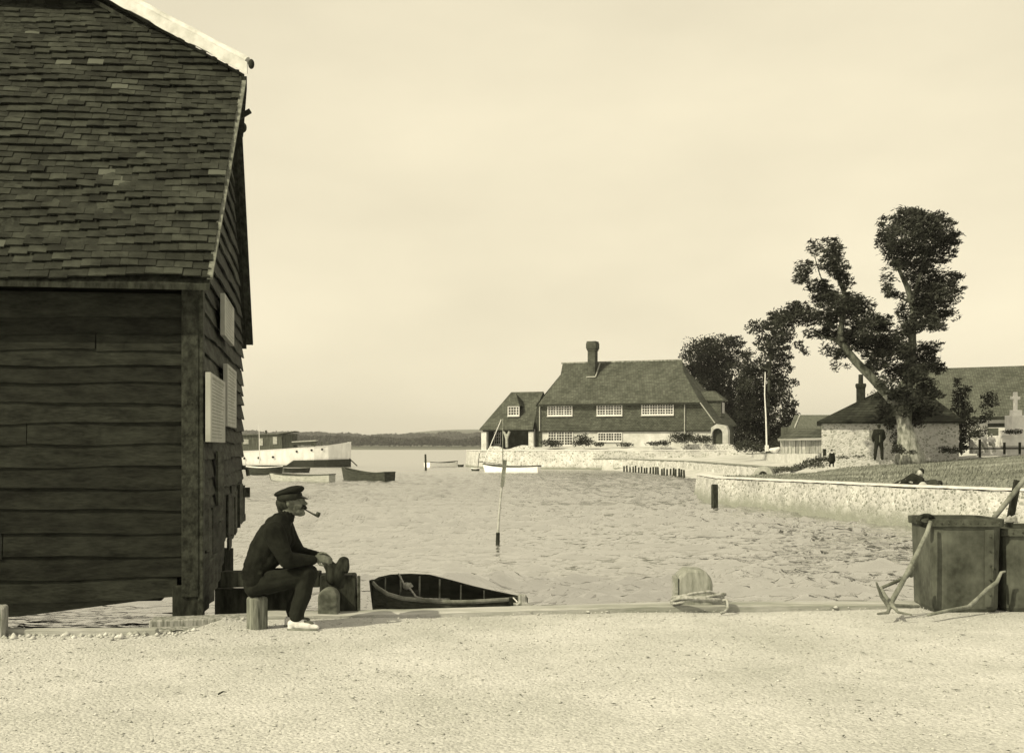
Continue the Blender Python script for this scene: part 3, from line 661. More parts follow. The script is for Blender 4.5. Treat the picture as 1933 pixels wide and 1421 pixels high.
# beam running from the shed towards the bitts
mb = MB(); mb.beam((-2.80, 11.95, .31), (-1.85, 11.95, .31), .16, .15); mb.beam((-2.9, 12.1, .04), (-2.05, 12.1, .04), .10, .32); o = mb.build('staging_beam', M['dark_wood'], bevel=.01)  # lower dark board stands in for the shaded gap under the beam
tag(o, 'dark horizontal staging beam between boathouse and sailor', 'beam', kind='thing')
M['boll_dark'] = mat('stump_wood', .09, .22, 6, fine=.4, fscale=18, bump=.5)
# mooring bitts right of the man
bt = root('mooring_bitt', (-1.62, 11.85, 0), 'heavy dark timber block with an iron hooped side in front of the sailor', 'mooring bitt')
mb = MB(); mb.box((-1.67, 11.9, .10), (.36, .34, .52), .12, .97); mb.build('block', M['dark_wood'], bt, bevel=.02)
mb = MB(); mb.box((-1.475, 11.9, .10), (.03, .30, .46), .12); mb.build('iron_strap', M['iron'], bt)
mb = MB(); mb.box((-1.72, 11.62, .06), (.19, .16, .24)); mb.tube([(-1.72, 11.53, .17), (-1.72, 11.71, .17)], .095, 16); o = mb.build('stump', M['boll_dark'], remesh=.012, sm_iter=2)
tag(o, 'small round topped stump against the dark mooring block', 'stump', kind='thing')
mb = MB(); mb.chain([(-1.70, 11.75, .34), (-1.71, 11.75, .42), (-1.76, 11.75, .49)], [.075, .062, .05]); mb.chain([(-1.66, 11.75, .36), (-1.62, 11.75, .47)], [.06, .05]); mb.ell((-1.60, 11.75, .50), (.055, .05, .045)); mb.ell((-1.57, 11.73, .45), (.03, .04, .07))
mb.ell((-1.74, 11.74, .46), (.05, .05, .05)); o = mb.build('bollard_head', M['dark_wood'], remesh=.012); tag(o, 'gnarled dark bollard head rising under the sailor\'s hands', 'bollard', kind='thing')

# bollard with rope coil in the middle
bo = root('mooring_bollard', (1.78, 12.15, 0), 'square pale timber bollard with a rounded top, rope thrown round its foot', 'bollard')
prof = [(-.175, -.1), (-.175, .27), (-.155, .335), (-.10, .395), (-.08, .405), (.07, .402), (.11, .375), (.155, .32), (.172, .26), (.172, -.1)]
mb = MB(); mb.prism([(1.79 + x, 12.06, z - .015) for x, z in prof], (0, .32, 0)); M['boll'] = mat('grey_bollard_wood', .20, .36, 5, (3, 3, .8), fine=.35, fscale=16, bump=.5)
mb.build('post', M['boll'], bo, bevel=.03)
mb = MB(); mb.box((1.605, 12.17, .13), (.03, .24, .36)); mb.build('lit_side_strip', M['kerb_wood'], bo, bevel=.004)  # pale strip puts the bollard's sunlit left side into the colour
def rope_coil(c, rx, ry, turns, rad, seed):
    pts = []
    for i in range(int(turns * 26)):
        t = i / 26 * 2 * pi; k = 1 + .10 * math.sin(t * .37 + seed) + .05 * math.sin(t * 2.3)
        pts.append((c[0] + rx * k * math.cos(t), c[1] + ry * k * math.sin(t), c[2] + rad + .040 * math.sin(t * .5 + seed) ** 2 + .011 * (i / 26) + .012 * math.sin(t * 3.1)))
    return pts
mb = MB(); pts = rope_coil((1.80, 11.98, .05), .245, .11, 5.4, .014, 2); mb.tube(pts, .013, 8)
mb.tube([(2.03, 11.95, .10), (2.06, 11.84, .12), (2.055, 11.76, .05), (2.01, 11.70, .02), (1.97, 11.67, .015)], .014, 8)
mb.tube([(1.64, 12.05, .13), (1.75, 12.0, .16), (1.92, 12.02, .18), (2.02, 12.06, .14), (2.08, 11.96, .08), (2.03, 11.93, .1)], .014, 8)
o = mb.build('rope', M['rope'], smooth=True, remesh=.0042, sm_iter=1); tag(o, 'coil of thick rope heaped on the kerb around the middle bollard', 'rope', kind='thing')
# ================================================================ boats
M['boat_white'] = mat('white_hull_paint', .74, .88, 6, fine=.15, fscale=20, bump=.1, rough=.5)
M['boat_pale'] = mat('pale_worn_hull', .26, .44, 4, (1, 1, 4), fine=.3, fscale=12, bump=.2)
M['boat_dark'] = mat('dark_varnished_hull', .035, .085, 4, (1, 1, 5), fine=.3, fscale=12, bump=.2, rough=.5)
M['boat_in'] = mat('boat_inside', .05, .11, 4, fine=.3, bump=.2)
def boat(name, p0, p1, beam, fb, hullm, railm, label, bowh=.12, sternw=.6, inm=None, thw=3, bottom=None, draft=.12, n=18, group=None, heel=0, rail=.03, lift=0.0):
    """p0 = stern on the waterline, p1 = bow; clinker style rowing boat built from stations"""
    p0 = Vector(p0); p1 = Vector(p1); L_ = (p1 - p0).length; ax = (p1 - p0).normalized(); sd = Vector((-ax.y, ax.x, 0)); c = (p0 + p1) / 2
    rt = root(name, (c.x, c.y, WATER), label, 'boat', group)
    def hb(u): return beam / 2 * min(1, (sternw + (1 - sternw) * math.sin(min(u / .45, 1) * pi / 2))) * (1 if u < .5 else max(0.02, 1 - ((u - .5) / .5) ** 2.3))
    def gz(u): return fb * (1 + .18 * ((.45 - u) / .45) ** 2 * (u < .45)) + bowh * max(0, (u - .45) / .55) ** 2
    def pos(u, s_, z):
        q = s_ * math.cos(heel) - (z) * math.sin(heel); zz = z * math.cos(heel) + s_ * math.sin(heel)
        return p0 + ax * (u * L_) + sd * q + Vector((0, 0, WATER + zz + lift - p0.z))
    K = 7
    def section(u, off=0.0, zmin=None):
        row = []
        for j in range(-K, K + 1):
            t = abs(j) / K; s_ = math.copysign((hb(u) - off) * (math.sin(t * pi / 2) ** .75 if t else 0), j); z = -draft + off * .8 + (gz(u) + draft - off * .8) * (t ** 4 if u < .85 else t ** 2.2)
            bowrake = .0 if u < .75 else 0
            row.append((s_, z))
        return row
    def loft(off, z0=None, z1=None):
        V = []; F_ = []
        for i in range(n + 1):
            u = i / n
            uu = u
            for s_, z in section(u, off): V.append(pos(uu + (.03 * (z / max(fb, .1)) if u > .9 else 0) * (u - .9) * 10, s_, z))
        m_ = 2 * K + 1
        for i in range(n):
            for j in range(m_ - 1): F_.append((i * m_ + j, i * m_ + j + 1, (i + 1) * m_ + j + 1, (i + 1) * m_ + j))
        F_.append(tuple(range(m_ - 1, -1, -1)))
        return V, F_
    V, F_ = loft(0); mb = MB(); mb.add(V, F_); hull = mb.build('hull', hullm, rt)
    V, F_ = loft(.035); mb = MB(); mb.add(V, F_[:-1]); mb.build('lining', inm or M['boat_in'], rt)
    mb = MB(); V = []; F_ = []
    pts = [pos(i / n + (.03 if i == n else 0), hb(i / n), gz(i / n)) for i in range(n + 1)] + [pos(i / n + (.03 if i == n else 0), -hb(i / n), gz(i / n)) for i in range(n, -1, -1)]
    mb.tube(pts + [pts[0]], rail, 6, squash=1.3); mb.build('gunwale', railm, rt)
    for k in range(thw):
        u = .22 + .55 * k / max(1, thw - 1); mb = MB(); a_ = pos(u, hb(u) * .93, gz(u) * .62); b_ = pos(u, -hb(u) * .93, gz(u) * .62); mb.beam(a_, b_, L_ * .06, .03); mb.build('thwart', inm or M['boat_in'], rt)
    if bottom:
        V, F_ = loft(-.012); mb = MB()
        m_ = 2 * K + 1; jj = 3; V2 = []; F2 = []
        for i in range(n + 1): V2 += V[i * m_ + jj:(i + 1) * m_ - jj]
        m2 = m_ - 2 * jj
        for i in range(n):
            for j in range(m2 - 1): F2.append((i * m2 + j, i * m2 + j + 1, (i + 1) * m2 + j + 1, (i + 1) * m2 + j))
        mb.add(V2, F2); mb.build('bottom_paint', bottom, rt)
    return rt
def at_water(px, py): 
    Yd = (CAMZ - WATER) * F / (py - HY); return Vector(((px - HX) / F * Yd, Yd, WATER))
def wx(px, Yd): return Vector(((px - HX) / F * Yd, Yd, WATER))
boat('rowing_boat', wx(736, 79), wx(649, 82), 1.35, .50, M['boat_dark'], M['boat_dark'], 'dark varnished rowing boat afloat just left of open water, nearest of the moored dark dinghies', bowh=.35, sternw=.7)
boat('rowing_boat', wx(627, 78), wx(512, 80), 1.25, .40, M['boat_pale'], M['boat_dark'], 'long pale grey rowing boat with a black bottom below the white barge', bowh=.12, bottom=M['boat_dark'])
boat('rowing_boat', wx(467, 100), wx(532, 100), 1.3, .55, M['boat_dark'], M['boat_white'], 'dark dinghy with a white gunwale moored under the side of the barge', bowh=.1, sternw=.8)
boat('rowing_boat', wx(534, 107), wx(584, 108), 1.1, .32, M['boat_dark'], M['boat_dark'], 'small low dark dinghy tied between the barge and the pale rowing boat', bowh=.05, sternw=.8)
boat('rowing_boat', wx(806, 135), wx(862, 138), 1.3, .50, M['boat_white'], M['boat_dark'], 'small white rowing boat with black gunwale moored by the dark stake', bowh=.15, sternw=.8)
boat('rowing_boat', wx(864, 139), wx(875, 139), .8, .18, M['boat_dark'], M['boat_dark'], 'tiny dark punt tied astern of the small white boat', bowh=.05, thw=1)
boat('rowing_boat', wx(905, 116), wx(890, 116), .8, .18, M['boat_dark'], M['boat_white'], 'tiny low skiff with a thin stick standing by it, left of the sea wall', bowh=.05, thw=1)
mb = MB(); mb.tube([wx(901, 118) + Vector((0, 0, -.3)), wx(905, 118) + Vector((0, 0, 1.6))], .04, 6); o = mb.build('marker_stick', M['dark_wood']); tag(o, 'thin dark stick standing in the water by the tiny skiff', 'stick', kind='thing')
# white sailing dinghy with mast before the sea wall
sb = boat('sailing_boat', wx(1018, 108), wx(915, 110), 1.6, .48, M['boat_white'], M['boat_dark'], 'white open sailing boat with black gunwale lying before the flint sea wall', bowh=.2, sternw=.55, rail=.05)
Ym = 109.5
mb = MB(); mb.tube([P(949, 881, Ym), P(949, 790, Ym)], [.05, .03], 6); mb.build('mast', M['timber'], sb)
mb = MB(); mb.tube([P(913, 872, Ym), P(946, 792, Ym)], [.05, .035], 6); mb.build('yard', M['white'], sb)
mb = MB(); mb.tube([P(903, 871, Ym), P(947, 876, Ym)], .035, 6); mb.build('boom', M['dark_wood'], sb)
# stakes and withy
o = MB().tube([wx(804, 118) + Vector((0, 0, -.5)), P(803, 857, 118)], [.11, .09], 8).build('mooring_stake', M['dark_wood']); tag(o, 'dark mooring stake standing at the bow of the small white boat', 'stake', kind='thing')
Yw = 27.4; pl = root('channel_pole', (P(939, 1030, Yw).x, Yw, WATER), 'leaning weathered withy pole standing in open water, its top board darker and wider', 'pole')
mb = MB(); mb.tube([P(939, 1045, Yw), P(940, 1005, Yw)], [.045, .043], 8); mb.build('foot_sleeve', M['dark_wood'], pl)
mb = MB(); mb.tube([P(940, 1008, Yw), P(942, 975, Yw), P(945, 940, Yw), P(951, 890, Yw)], [.030, .024, .022, .022], 8); mb.build('pole', M['kerb_wood'], pl)
mb = MB(); mb.beam(P(948, 918, Yw - .03), P(953.5, 868, Yw - .03), .030, .085, up=(1, 0, 0)); mb.build('top_board', M['timber'], pl)
# dark mooring post by the meadow wall
yp = 44.3; o = MB().box(P(1349, 938, yp), (.20, .20, .92), .3).build('mooring_post', M['dark_wood'], bevel=.03); tag(o, 'thick dark post standing in the water against the long flint wall', 'post', kind='thing')
# row of stakes against the low wall
rr = random.Random(3); 
for i, px in enumerate(np.linspace(1178, 1292, 22)):
    Yd = 113 - i * 1.1; h = rr.uniform(.42, .62); b_ = wx(px + rr.uniform(-1, 1), Yd)
    o = MB().tube([b_ + Vector((0, 0, -.3)), b_ + Vector((rr.uniform(-.03, .03), 0, h))], [.09, .07], 6).build('fence_stake', M['dark_wood'])
    tag(o, 'grey stake in the row of old stakes in the water before the low lane wall', 'stake', 'stakes in the water before the lane wall', 'thing')

# near open dinghy nosing out beyond the kerb, points traced at their own depths
def near_boat():
    rt = root('dinghy', (-.75, 13.9, WATER), 'old open tarred dinghy floating close under the quay kerb, its dark inside showing', 'boat')
    far = [(704, 1099, 13.75), (716, 1092, 14.0), (738, 1087, 14.25), (775, 1085.5, 14.4), (810, 1087, 14.45), (850, 1097, 14.35), (890, 1108, 14.15), (938, 1119, 13.9), (982, 1128, 13.65)]
    near_ = [(704, 1099, 13.75), (713, 1109, 13.6), (732, 1121, 13.4), (760, 1129, 13.25), (800, 1133, 13.15), (850, 1136, 13.1), (890, 1135.5, 13.12), (938, 1132.5, 13.25), (982, 1130, 13.45)]
    fa = [P(*p) for p in far]; ne = [P(*p) for p in near_]
    fa[0] += Vector((0, .015, 0)); ne[0] += Vector((0, -.015, 0)); n = len(fa); K = 12
    def sec(i, off):
        a_, b_ = ne[i], fa[i]; c = (a_ + b_) / 2; zb = WATER - .10 + (.25 if i == 0 else .06 if i == 1 else 0); row = []
        for j in range(K + 1):
            t = j / K; q = -math.cos(t * pi); w_ = math.copysign(abs(q) ** .7, q); d = 1 - abs(q) ** 2.6
            p = c + (b_ - a_) / 2 * w_; top = a_.z + (b_.z - a_.z) * t; z = top + (zb - top) * d
            p = Vector((p.x, p.y, z))
            if off: p = p + (Vector((c.x, c.y, top)) - p) * off
            row.append(p)
        return row
    def lf(off):
        V = []; F_ = []
        for i in range(n): V += sec(i, off)
        for i in range(n - 1):
            for j in range(K): F_.append((i * (K + 1) + j, i * (K + 1) + j + 1, (i + 1) * (K + 1) + j + 1, (i + 1) * (K + 1) + j))
        return V, F_
    V, F_ = lf(0); F_.append(tuple(range((n - 1) * (K + 1), n * (K + 1)))); mb = MB(); mb.add(V, F_); mb.build('hull', mat('near_hull', .05, .13, 3, (1, 1, 5), fine=.4, fscale=12, bump=.4), rt, smooth=False)
    V, F_ = lf(.055); mb = MB(); mb.add(V, F_); mb.build('lining', mat('near_lining', .022, .05, 3, (1, 1, 4), fine=.3, fscale=14, bump=.5), rt)
    rail = mat('rubbed_gunwale', .16, .34, 5, fine=.3, bump=.4)
    mb = MB(); mb.tube(ne + [fa[-1]], .017, 6, squash=1.4); mb.build('near_gunwale', rail, rt)
    mb = MB(); mb.tube(fa, .017, 6, squash=1.4); mb.build('far_gunwale', M['dark_wood'], rt)
    mb = MB(); mb.beam(ne[0] + Vector((-.01, 0, .03)), ne[0] + Vector((.07, .1, -.75)), .04, .05); mb.build('stem', M['dark_wood'], rt)
    for i in (1, 2, 3, 4, 5, 6):
        for fr, en in ((.5, 1.0),):
            q = .5; a_ = fa[i].lerp(fa[i + 1], q); s1 = sec(i, .065); s2 = sec(i + 1, .065); pts = [(s1[j] + s2[j]) / 2 for j in range(5, K + 1)]
            mb = MB(); mb.tube(pts, .011, 5); mb.build('frame_rib', M['timber'], rt)
    for i in (3, 6):
        mb = MB(); a_ = ne[i].lerp(fa[i], .06) - Vector((0, 0, .17)); b_ = ne[i].lerp(fa[i], .94) - Vector((0, 0, .17)); mb.beam(a_, b_, .2, .025); mb.build('thwart', M['dark_wood'], rt)
    mb = MB(); mb.tube([P(752, 1082, 14.3), P(760, 1097, 14.2), P(765, 1110, 13.9), P(775, 1112, 13.8), P(785, 1126, 13.6), P(800, 1130, 13.4), P(850, 1131, 13.35)], .014, 6)
    mb.ell(P(768, 1106, 13.85), (.05, .04, .045)); mb.tube([P(763, 1104, 13.85), P(775, 1100, 13.85), P(780, 1106, 13.85), P(768, 1110, 13.85)], .012, 6); o = mb.build('painter_rope', M['rope'], remesh=.010, sm_iter=1); tag(o, 'knotted painter rope hanging inside the near dinghy', 'rope', kind='thing')
    mb = MB(); mb.box(P(978, 1133, 13.35), (.20, .12, .07), .1); mb.build('stern_block', M['dark_wood'], rt)
near_boat()
mb = MB(); mb.box((0.105, 12.62, -.05), (.10, .10, .26), .3, .75); mb.box((.10, 12.62, -.06), (.17, .12, .10)); o = mb.build('mooring_cleat', M['post'], remesh=.012, sm_iter=2); tag(o, 'little worn timber cleat at the stern of the near dinghy', 'cleat', kind='thing')
o = MB().tube([P(969, 1128, 13.2), P(974, 1133, 13.0), P(979, 1139, 12.8)], .007, 6).build('stern_line', M['white']); tag(o, 'short white line from the dinghy stern down to the kerb', 'line', kind='thing')
# long mooring line dipping over the water to the right
# ---------------------------------------------------------------- white barge turned houseboat
def barge():
    Yb = 136; sc = Yb / F
    def Q(px, py, dy=0.0): return P(px, py, Yb + dy)
    rt = root('houseboat', (Q(560, 878).x, Yb, WATER), 'large white houseboat barge with dark deckhouse and portholes moored behind the dinghies', 'houseboat')
    xs_ = np.linspace(360, 657, 24); hullV = []; K = 8
    def topy(px): return np.interp(px, [360, 450, 590, 620, 657], [862, 853, 844, 841, 834.5])
    def hw(px): return np.interp(px, [360, 590, 620, 640, 657], [2.6, 2.6, 2.0, 1.1, .06])
    def rows(y0f, y1f, off=0, raise_=0):
        V = []; F_ = []
        for px in xs_:
            zt = Q(px, y0f(px)).z; zb = Q(px, y1f(px)).z; x = Q(px, 0).x; w_ = hw(px) + off
            for s_ in (-1, 1):
                for q in (0, .33, .66, 1):
                    z = zt + (zb - zt) * q; ww = w_ * (1 - .10 * q) if px < 620 else w_ * (1 - .25 * q)
                    V.append((x + (0 if px < 650 else -.02 * q), Yb + 2.6 + s_ * ww, z))
        for i in range(len(xs_) - 1):
            for s_ in range(2):
                for q in range(3):
                    a_ = i * 8 + s_ * 4 + q; F_.append((a_, a_ + 1, a_ + 9, a_ + 8))
        return V, F_
    hm = mat('barge_hull_paint', .66, .85, 2.0, (1, 1, .35), fine=.25, fscale=5, bump=.15)
    V, F_ = rows(topy, lambda p: 884); 
    F_ += [(i * 8, (i + 1) * 8, (i + 1) * 8 + 4, i * 8 + 4) for i in range(len(xs_) - 1)] + [(0, 4, 5, 1), (1, 5, 6, 2), (2, 6, 7, 3)]
    e = (len(xs_) - 1) * 8; F_ += [(e, e + 4, e + 5, e + 1), (e + 1, e + 5, e + 6, e + 2), (e + 2, e + 6, e + 7, e + 3)]
    mb = MB(); mb.add(V, F_); mb.build('hull', hm, rt)
    # bulwark strip
    V, F_ = rows(lambda p: topy(p) - 1.0 , lambda p: topy(p) + (7.5 if p < 592 else 3.0), off=.07); mb = MB(); mb.add(V, F_); mb.build('bulwark', M['boat_white'], rt)
    V, F_ = rows(lambda p: 878 if p < 546 else 869 - (p - 546) * .02, lambda p: 884.5, off=.05); mb = MB(); mb.add(V, F_); mb.build('waterline_band', M['boat_dark'], rt)
    mb = MB(); mb.beam(Q(658, 834, 2.6), Q(656, 882, 2.6), .18, .2); mb.build('stem', M['boat_white'], rt)
    for (px, py) in ((461, 865), (488, 864), (515, 862.5), (560, 852), (588, 849.5), (607, 848)):
        mb = MB(); c = Q(px, py); mb.tube([(c.x, Yb + 2.6 - hw(px) - .02, c.z), (c.x, Yb + 2.6 - hw(px) + .2, c.z)], .12, 10); mb.build('porthole', M['black'], rt)
    dh = mat('deckhouse_boards', .06, .15, 3, (6, 1, .5), fine=.3, fscale=8, bump=.2)
    # deckhouse
    c0 = Q(380, 846, 1.4); c1 = Q(551, 820.5, 1.4); zt0 = Q(440, 821, 1.4).z; mb = MB()
    x0, x1 = Q(370, 0, 1.4).x, Q(533, 0, 1.4).x; zb = Q(500, 848).z; zt = Q(500, 821.5).z
    mb.prism([(x0, Yb + 1.2, zb - .3), (x1, Yb + 1.2, zb), (x1, Yb + 1.2, zt + .15), (x0, Yb + 1.2, zt - .15)], (0, 2.8, 0)); mb.prism([(x1 + .003, Yb + 1.5, zb), (Q(550, 0).x, Yb + 1.9, zb), (Q(550, 0).x, Yb + 1.9, zt + .2), (x1 + .003, Yb + 1.5, zt + .15)], (0, 2.0, 0)); hs = mb.build('deckhouse', dh, rt)
    mb = MB(); mb.prism([(x0 - .3, Yb + 1.0, zt - .13), (Q(520, 0).x, Yb + 1.0, zt + .12), (Q(552, 0).x, Yb + 1.0, zt + .42), (Q(552, 0).x, Yb + 1.0, zt + .50), (Q(520, 0).x, Yb + 1.0, zt + .2), (x0 - .3, Yb + 1.0, zt - .03)], (0, 3.2, 0)); mb.build('roof', mat('felt_roof', .10, .17, 3), hs)
    for (a_, b_, y0, y1, lit) in ((459, 469, 829, 838, 1), (489, 496, 827, 841, 0), (515, 523, 824, 838, 1)):
        wf = MB().prism([Q(a_, y1, 1.13), Q(b_, y1, 1.13), Q(b_, y0, 1.13), Q(a_, y0, 1.13)], (0, .1, 0)).build('window', M['boat_pale'], hs)
    mb = MB(); mb.beam(Q(553, 834, 2), Q(598, 831.5, 2), 1.6, .12); mb.build('hatch_cover', M['boat_pale'], rt)
    mb = MB(); mb.beam(Q(553, 837.5, 2), Q(592, 836, 2), 1.5, .30); mb.build('hatch_coaming', M['boat_dark'], rt)
    # windlass, anchor and clutter at the bow
    mb = MB(); mb.beam(Q(586, 837, 1.5), Q(600, 833, 1.5), .12, .12); mb.beam(Q(588, 832, 1.5), Q(596, 845, 1.5), .1, .1); mb.box(Q(592, 837, 1.5), (.5, .4, .5)); mb.build('windlass', M['iron'], rt, remesh=None)
    mb = MB(); mb.beam(Q(606, 846, .5), Q(608, 833, .5), .1, .1); mb.beam(Q(603, 836, .5), Q(626, 838, .5), .07, .07); mb.beam(Q(602, 843, .5), Q(613, 845, .5), .09, .09); mb.build('bow_anchor', M['iron'], rt)
    mb = MB(); mb.beam(Q(657, 863, 2.6), Q(674, 879, 1.6), .09, .09); mb.build('bow_chain', M['dark_wood'], rt)
    mb = MB(); mb.prism([Q(610, 873, .9), Q(616, 873, .9), Q(616, 869, .9), Q(610, 869, .9)], (0, .2, 0)); mb.build('hull_patch', M['boat_white'], rt)
    mb = MB(); mb.tube([Q(502, 822, 2), Q(502, 812, 2)], .12, 6); mb.build('stove_pipe', M['iron'], rt)
    mb = MB(); mb.tube([Q(454, 872, -.2), Q(454, 823, -.2)], .03, 5); mb.build('ladder_pole', M['white'], rt)
barge()
o = MB().tube([P(490, 876, 101), P(489, 800, 101)], [.04, .022], 6).build('boat_mast', M['white']); tag(o, 'slender pale mast stepped in the dark dinghy alongside the barge', 'mast', kind='thing')

# ================================================================ iron tanks, anchor and gear at the right
M['tank'] = mat('galvanised_tank', .05, .15, 2.6, (1, 1, 1), fine=.35, fscale=20, bump=.4, bdist=.005, rough=.6, contrast=(.3, .7))
M['tank_in'] = mat('tank_inside', .02, .05, 4)
def rrect(cx, cy, w_, d, rad, z, n=5, rot=0):
    out = []
    for (sx, sy, a0) in ((1, 1, 0), (-1, 1, 90), (-1, -1, 180), (1, -1, 270)):
        for k in range(n + 1):
            t = R(a0 + 90 * k / n); x = sx * (w_ / 2 - rad) + rad * math.cos(t); y = sy * (d / 2 - rad) + rad * math.sin(t)
            out.append((cx + x * math.cos(rot) - y * math.sin(rot), cy + x * math.sin(rot) + y * math.cos(rot), z))
    return out
def tank(cx, cy, w_, d, h, label, rot=0, rivet_x=None, taper=.94):
    rt = root('iron_tank', (cx, cy, 0), label, 'tank', 'riveted iron tanks on the quay')
    def shell(defs):
        mb = MB(); V = []; m_ = None
        for (ww, dd, rad, z) in defs: ring = rrect(cx, cy, ww, dd, rad, z, rot=rot); m_ = len(ring); V += ring
        F_ = []
        for i in range(len(defs) - 1):
            for j in range(m_): F_.append((i * m_ + j, i * m_ + (j + 1) % m_, (i + 1) * m_ + (j + 1) % m_, (i + 1) * m_ + j))
        mb.add(V, F_); return mb, m_
    mb, m_ = shell([(w_ * taper - .05, d * taper - .05, .10, -.01), (w_ * taper, d * taper, .11, .04), (w_ * .97, d * .97, .12, h * .5), (w_, d, .12, h - .02), (w_ - .03, d - .03, .11, h - .02), (w_ * taper - .05, d * taper - .05, .1, .08)])
    mb.f.append(tuple(range(m_ - 1, -1, -1))); mb.f.append(tuple(range(5 * m_, 6 * m_))); mb.build('body', M['tank'], rt)
    mb, m_ = shell([(w_ + .02, d + .02, .12, h - .075), (w_ + .055, d + .055, .13, h - .07), (w_ + .06, d + .06, .13, h), (w_ - .02, d - .02, .11, h), (w_ - .02, d - .02, .11, h - .03)]); mb.build('rim', mat('tank_rim_metal', .05, .13, 5, fine=.4), rt, bevel=.004)
    if rivet_x is not None:
        mb = MB(); yf = cy - d / 2
        mb.box((rivet_x, yf - .004, h * .48), (.085, .012, h * .82)); mb.build('seam_strap', M['tank'], rt)
        for k in range(5):
            MB().ell((rivet_x + .005, yf - .018, h * (.82 - .155 * k)), (.011, .008, .011), 5, 8).build('rivet', M['iron'], rt)
    for k in range(9):
        MB().ell((cx - w_ / 2 + .06 + k * (w_ - .12) / 8, cy - d / 2 - .03, h - .035), (.010, .008, .010), 5, 8).build('rivet', M['iron'], rt)
    return rt
t1 = tank(4.35, 12.14, .67, .76, .895, 'big riveted iron tank with flared rim, an anchor leaning on it', rivet_x=4.54)
mb = MB()
mb.tube([(4.60, 11.76, .42), (4.56, 11.72, .44), (4.555, 11.71, .36), (4.57, 11.72, .29), (4.62, 11.76, .30)], .012, 6); mb.build('handle', M['iron'], t1)
t2 = tank(5.17, 12.25, .90, .85, .80, 'lower plainer iron tank half cut off by the right edge of the photo', taper=.97)
# anchor leaning on the tank
an = root('anchor', (3.68, 11.45, 0), 'rusty old anchor leaning its long shank against the left tank', 'anchor')
mb = MB(); Ya = 11.5
mb.tube([P(1757, 983, 11.70), P(1750, 1005, 11.66), P(1726, 1055, 11.55), P(1700, 1105, 11.45), P(1683, 1135, 11.36)], [.020, .022, .024, .025, .026], 8)
mb.tube([P(1683, 1135, 11.36), P(1679, 1146, 11.30), P(1664, 1125, 11.28), P(1654, 1098, 11.22)], [.026, .024, .018, .010], 8)
mb.tube([P(1681, 1140, 11.33), P(1670, 1122, 11.40), P(1662, 1108, 11.42)], [.02, .018, .016], 8)
mb.tube([P(1680, 1142, 11.3), P(1700, 1143, 11.38), P(1735, 1144, 11.5)], [.02, .018, .016], 8)
mb.tube([P(1680, 1143, 11.32), P(1676, 1156, 11.12), P(1655, 1158, 11.08)], [.022, .016, .010], 8)
mb.tube([P(1684, 1142, 11.3), P(1695, 1155, 11.15), P(1722, 1160, 11.1)], [.02, .014, .010], 8)
mb.build('shank_and_arms', M['anchor'] if 'anchor' in M else mat('anchor_iron', .13, .27, 8, fine=.4, bump=.5), an, remesh=.007, sm_iter=2)
mb = MB(); mb.tube([P(1662, 1110, 11.45), P(1690, 1098, 11.50), P(1712, 1088, 11.56), P(1724, 1070, 11.62)], [.016, .018, .020, .018], 8); mb.ell(P(1720, 1080, 11.62), (.035, .03, .05)); mb.build('stock', mat('anchor_stock', .09, .2, 8, fine=.4), an, remesh=.007, sm_iter=2)
mb = MB(); mb.tube([(c[0], c[1], c[2]) for c in [P(1738 + 14 * math.cos(t) + 10, 982 - 9 * math.sin(t), 11.78 + .06 * math.cos(t)) for t in np.linspace(0, 2 * pi, 15)]], .024, 7); mb.build('shackle_rope', M['dark_wood'], an)
o = MB().tube([P(1752, 1160, 11.15), P(1790, 1152, 11.35), P(1828, 1145, 11.5), P(1845, 1130, 11.6), P(1862, 1113, 11.66), P(1882, 1098, 11.68), P(1890, 1080, 11.70), P(1898, 1078, 11.70)], [.014, .018, .019, .019, .019, .019, .015, .010], 8).build('bent_rod', mat('rod_iron', .16, .30, 8, fine=.4), smooth=True)
tag(o, 'long bent iron rod curling up the front of the big tank', 'rod', kind='thing')
o = MB().tube([P(1862, 995, 12.2), P(1900, 948, 12.2), P(1945, 890, 12.2)], [.026, .026, .026], 8).build('oar', M['timber'], smooth=True); tag(o, 'pale wooden oar shaft slanting out of the big tank', 'oar', kind='thing')
o = MB().beam(P(1904, 995, 12.4), P(1921, 906, 12.4), .05, .06).build('dark_stake', M['dark_wood']); tag(o, 'short dark stake standing behind the pale oar shaft', 'stake', kind='thing')
mb = MB(); rr = random.Random(6)
for k in range(16):
    t = rr.uniform(0, 6.28); mb.tube([P(1893 + rr.uniform(0, 30), 986, 12.1), P(1893 + rr.uniform(0, 30), 976 + rr.uniform(-4, 5), 12.1), P(1893 + rr.uniform(0, 32), 986, 12.1)], .010, 5)
o = mb.build('rope_tangle', M['rope'], remesh=.009, sm_iter=1); tag(o, 'tangle of rope ends lying on the rims where the two tanks meet', 'rope', kind='thing')
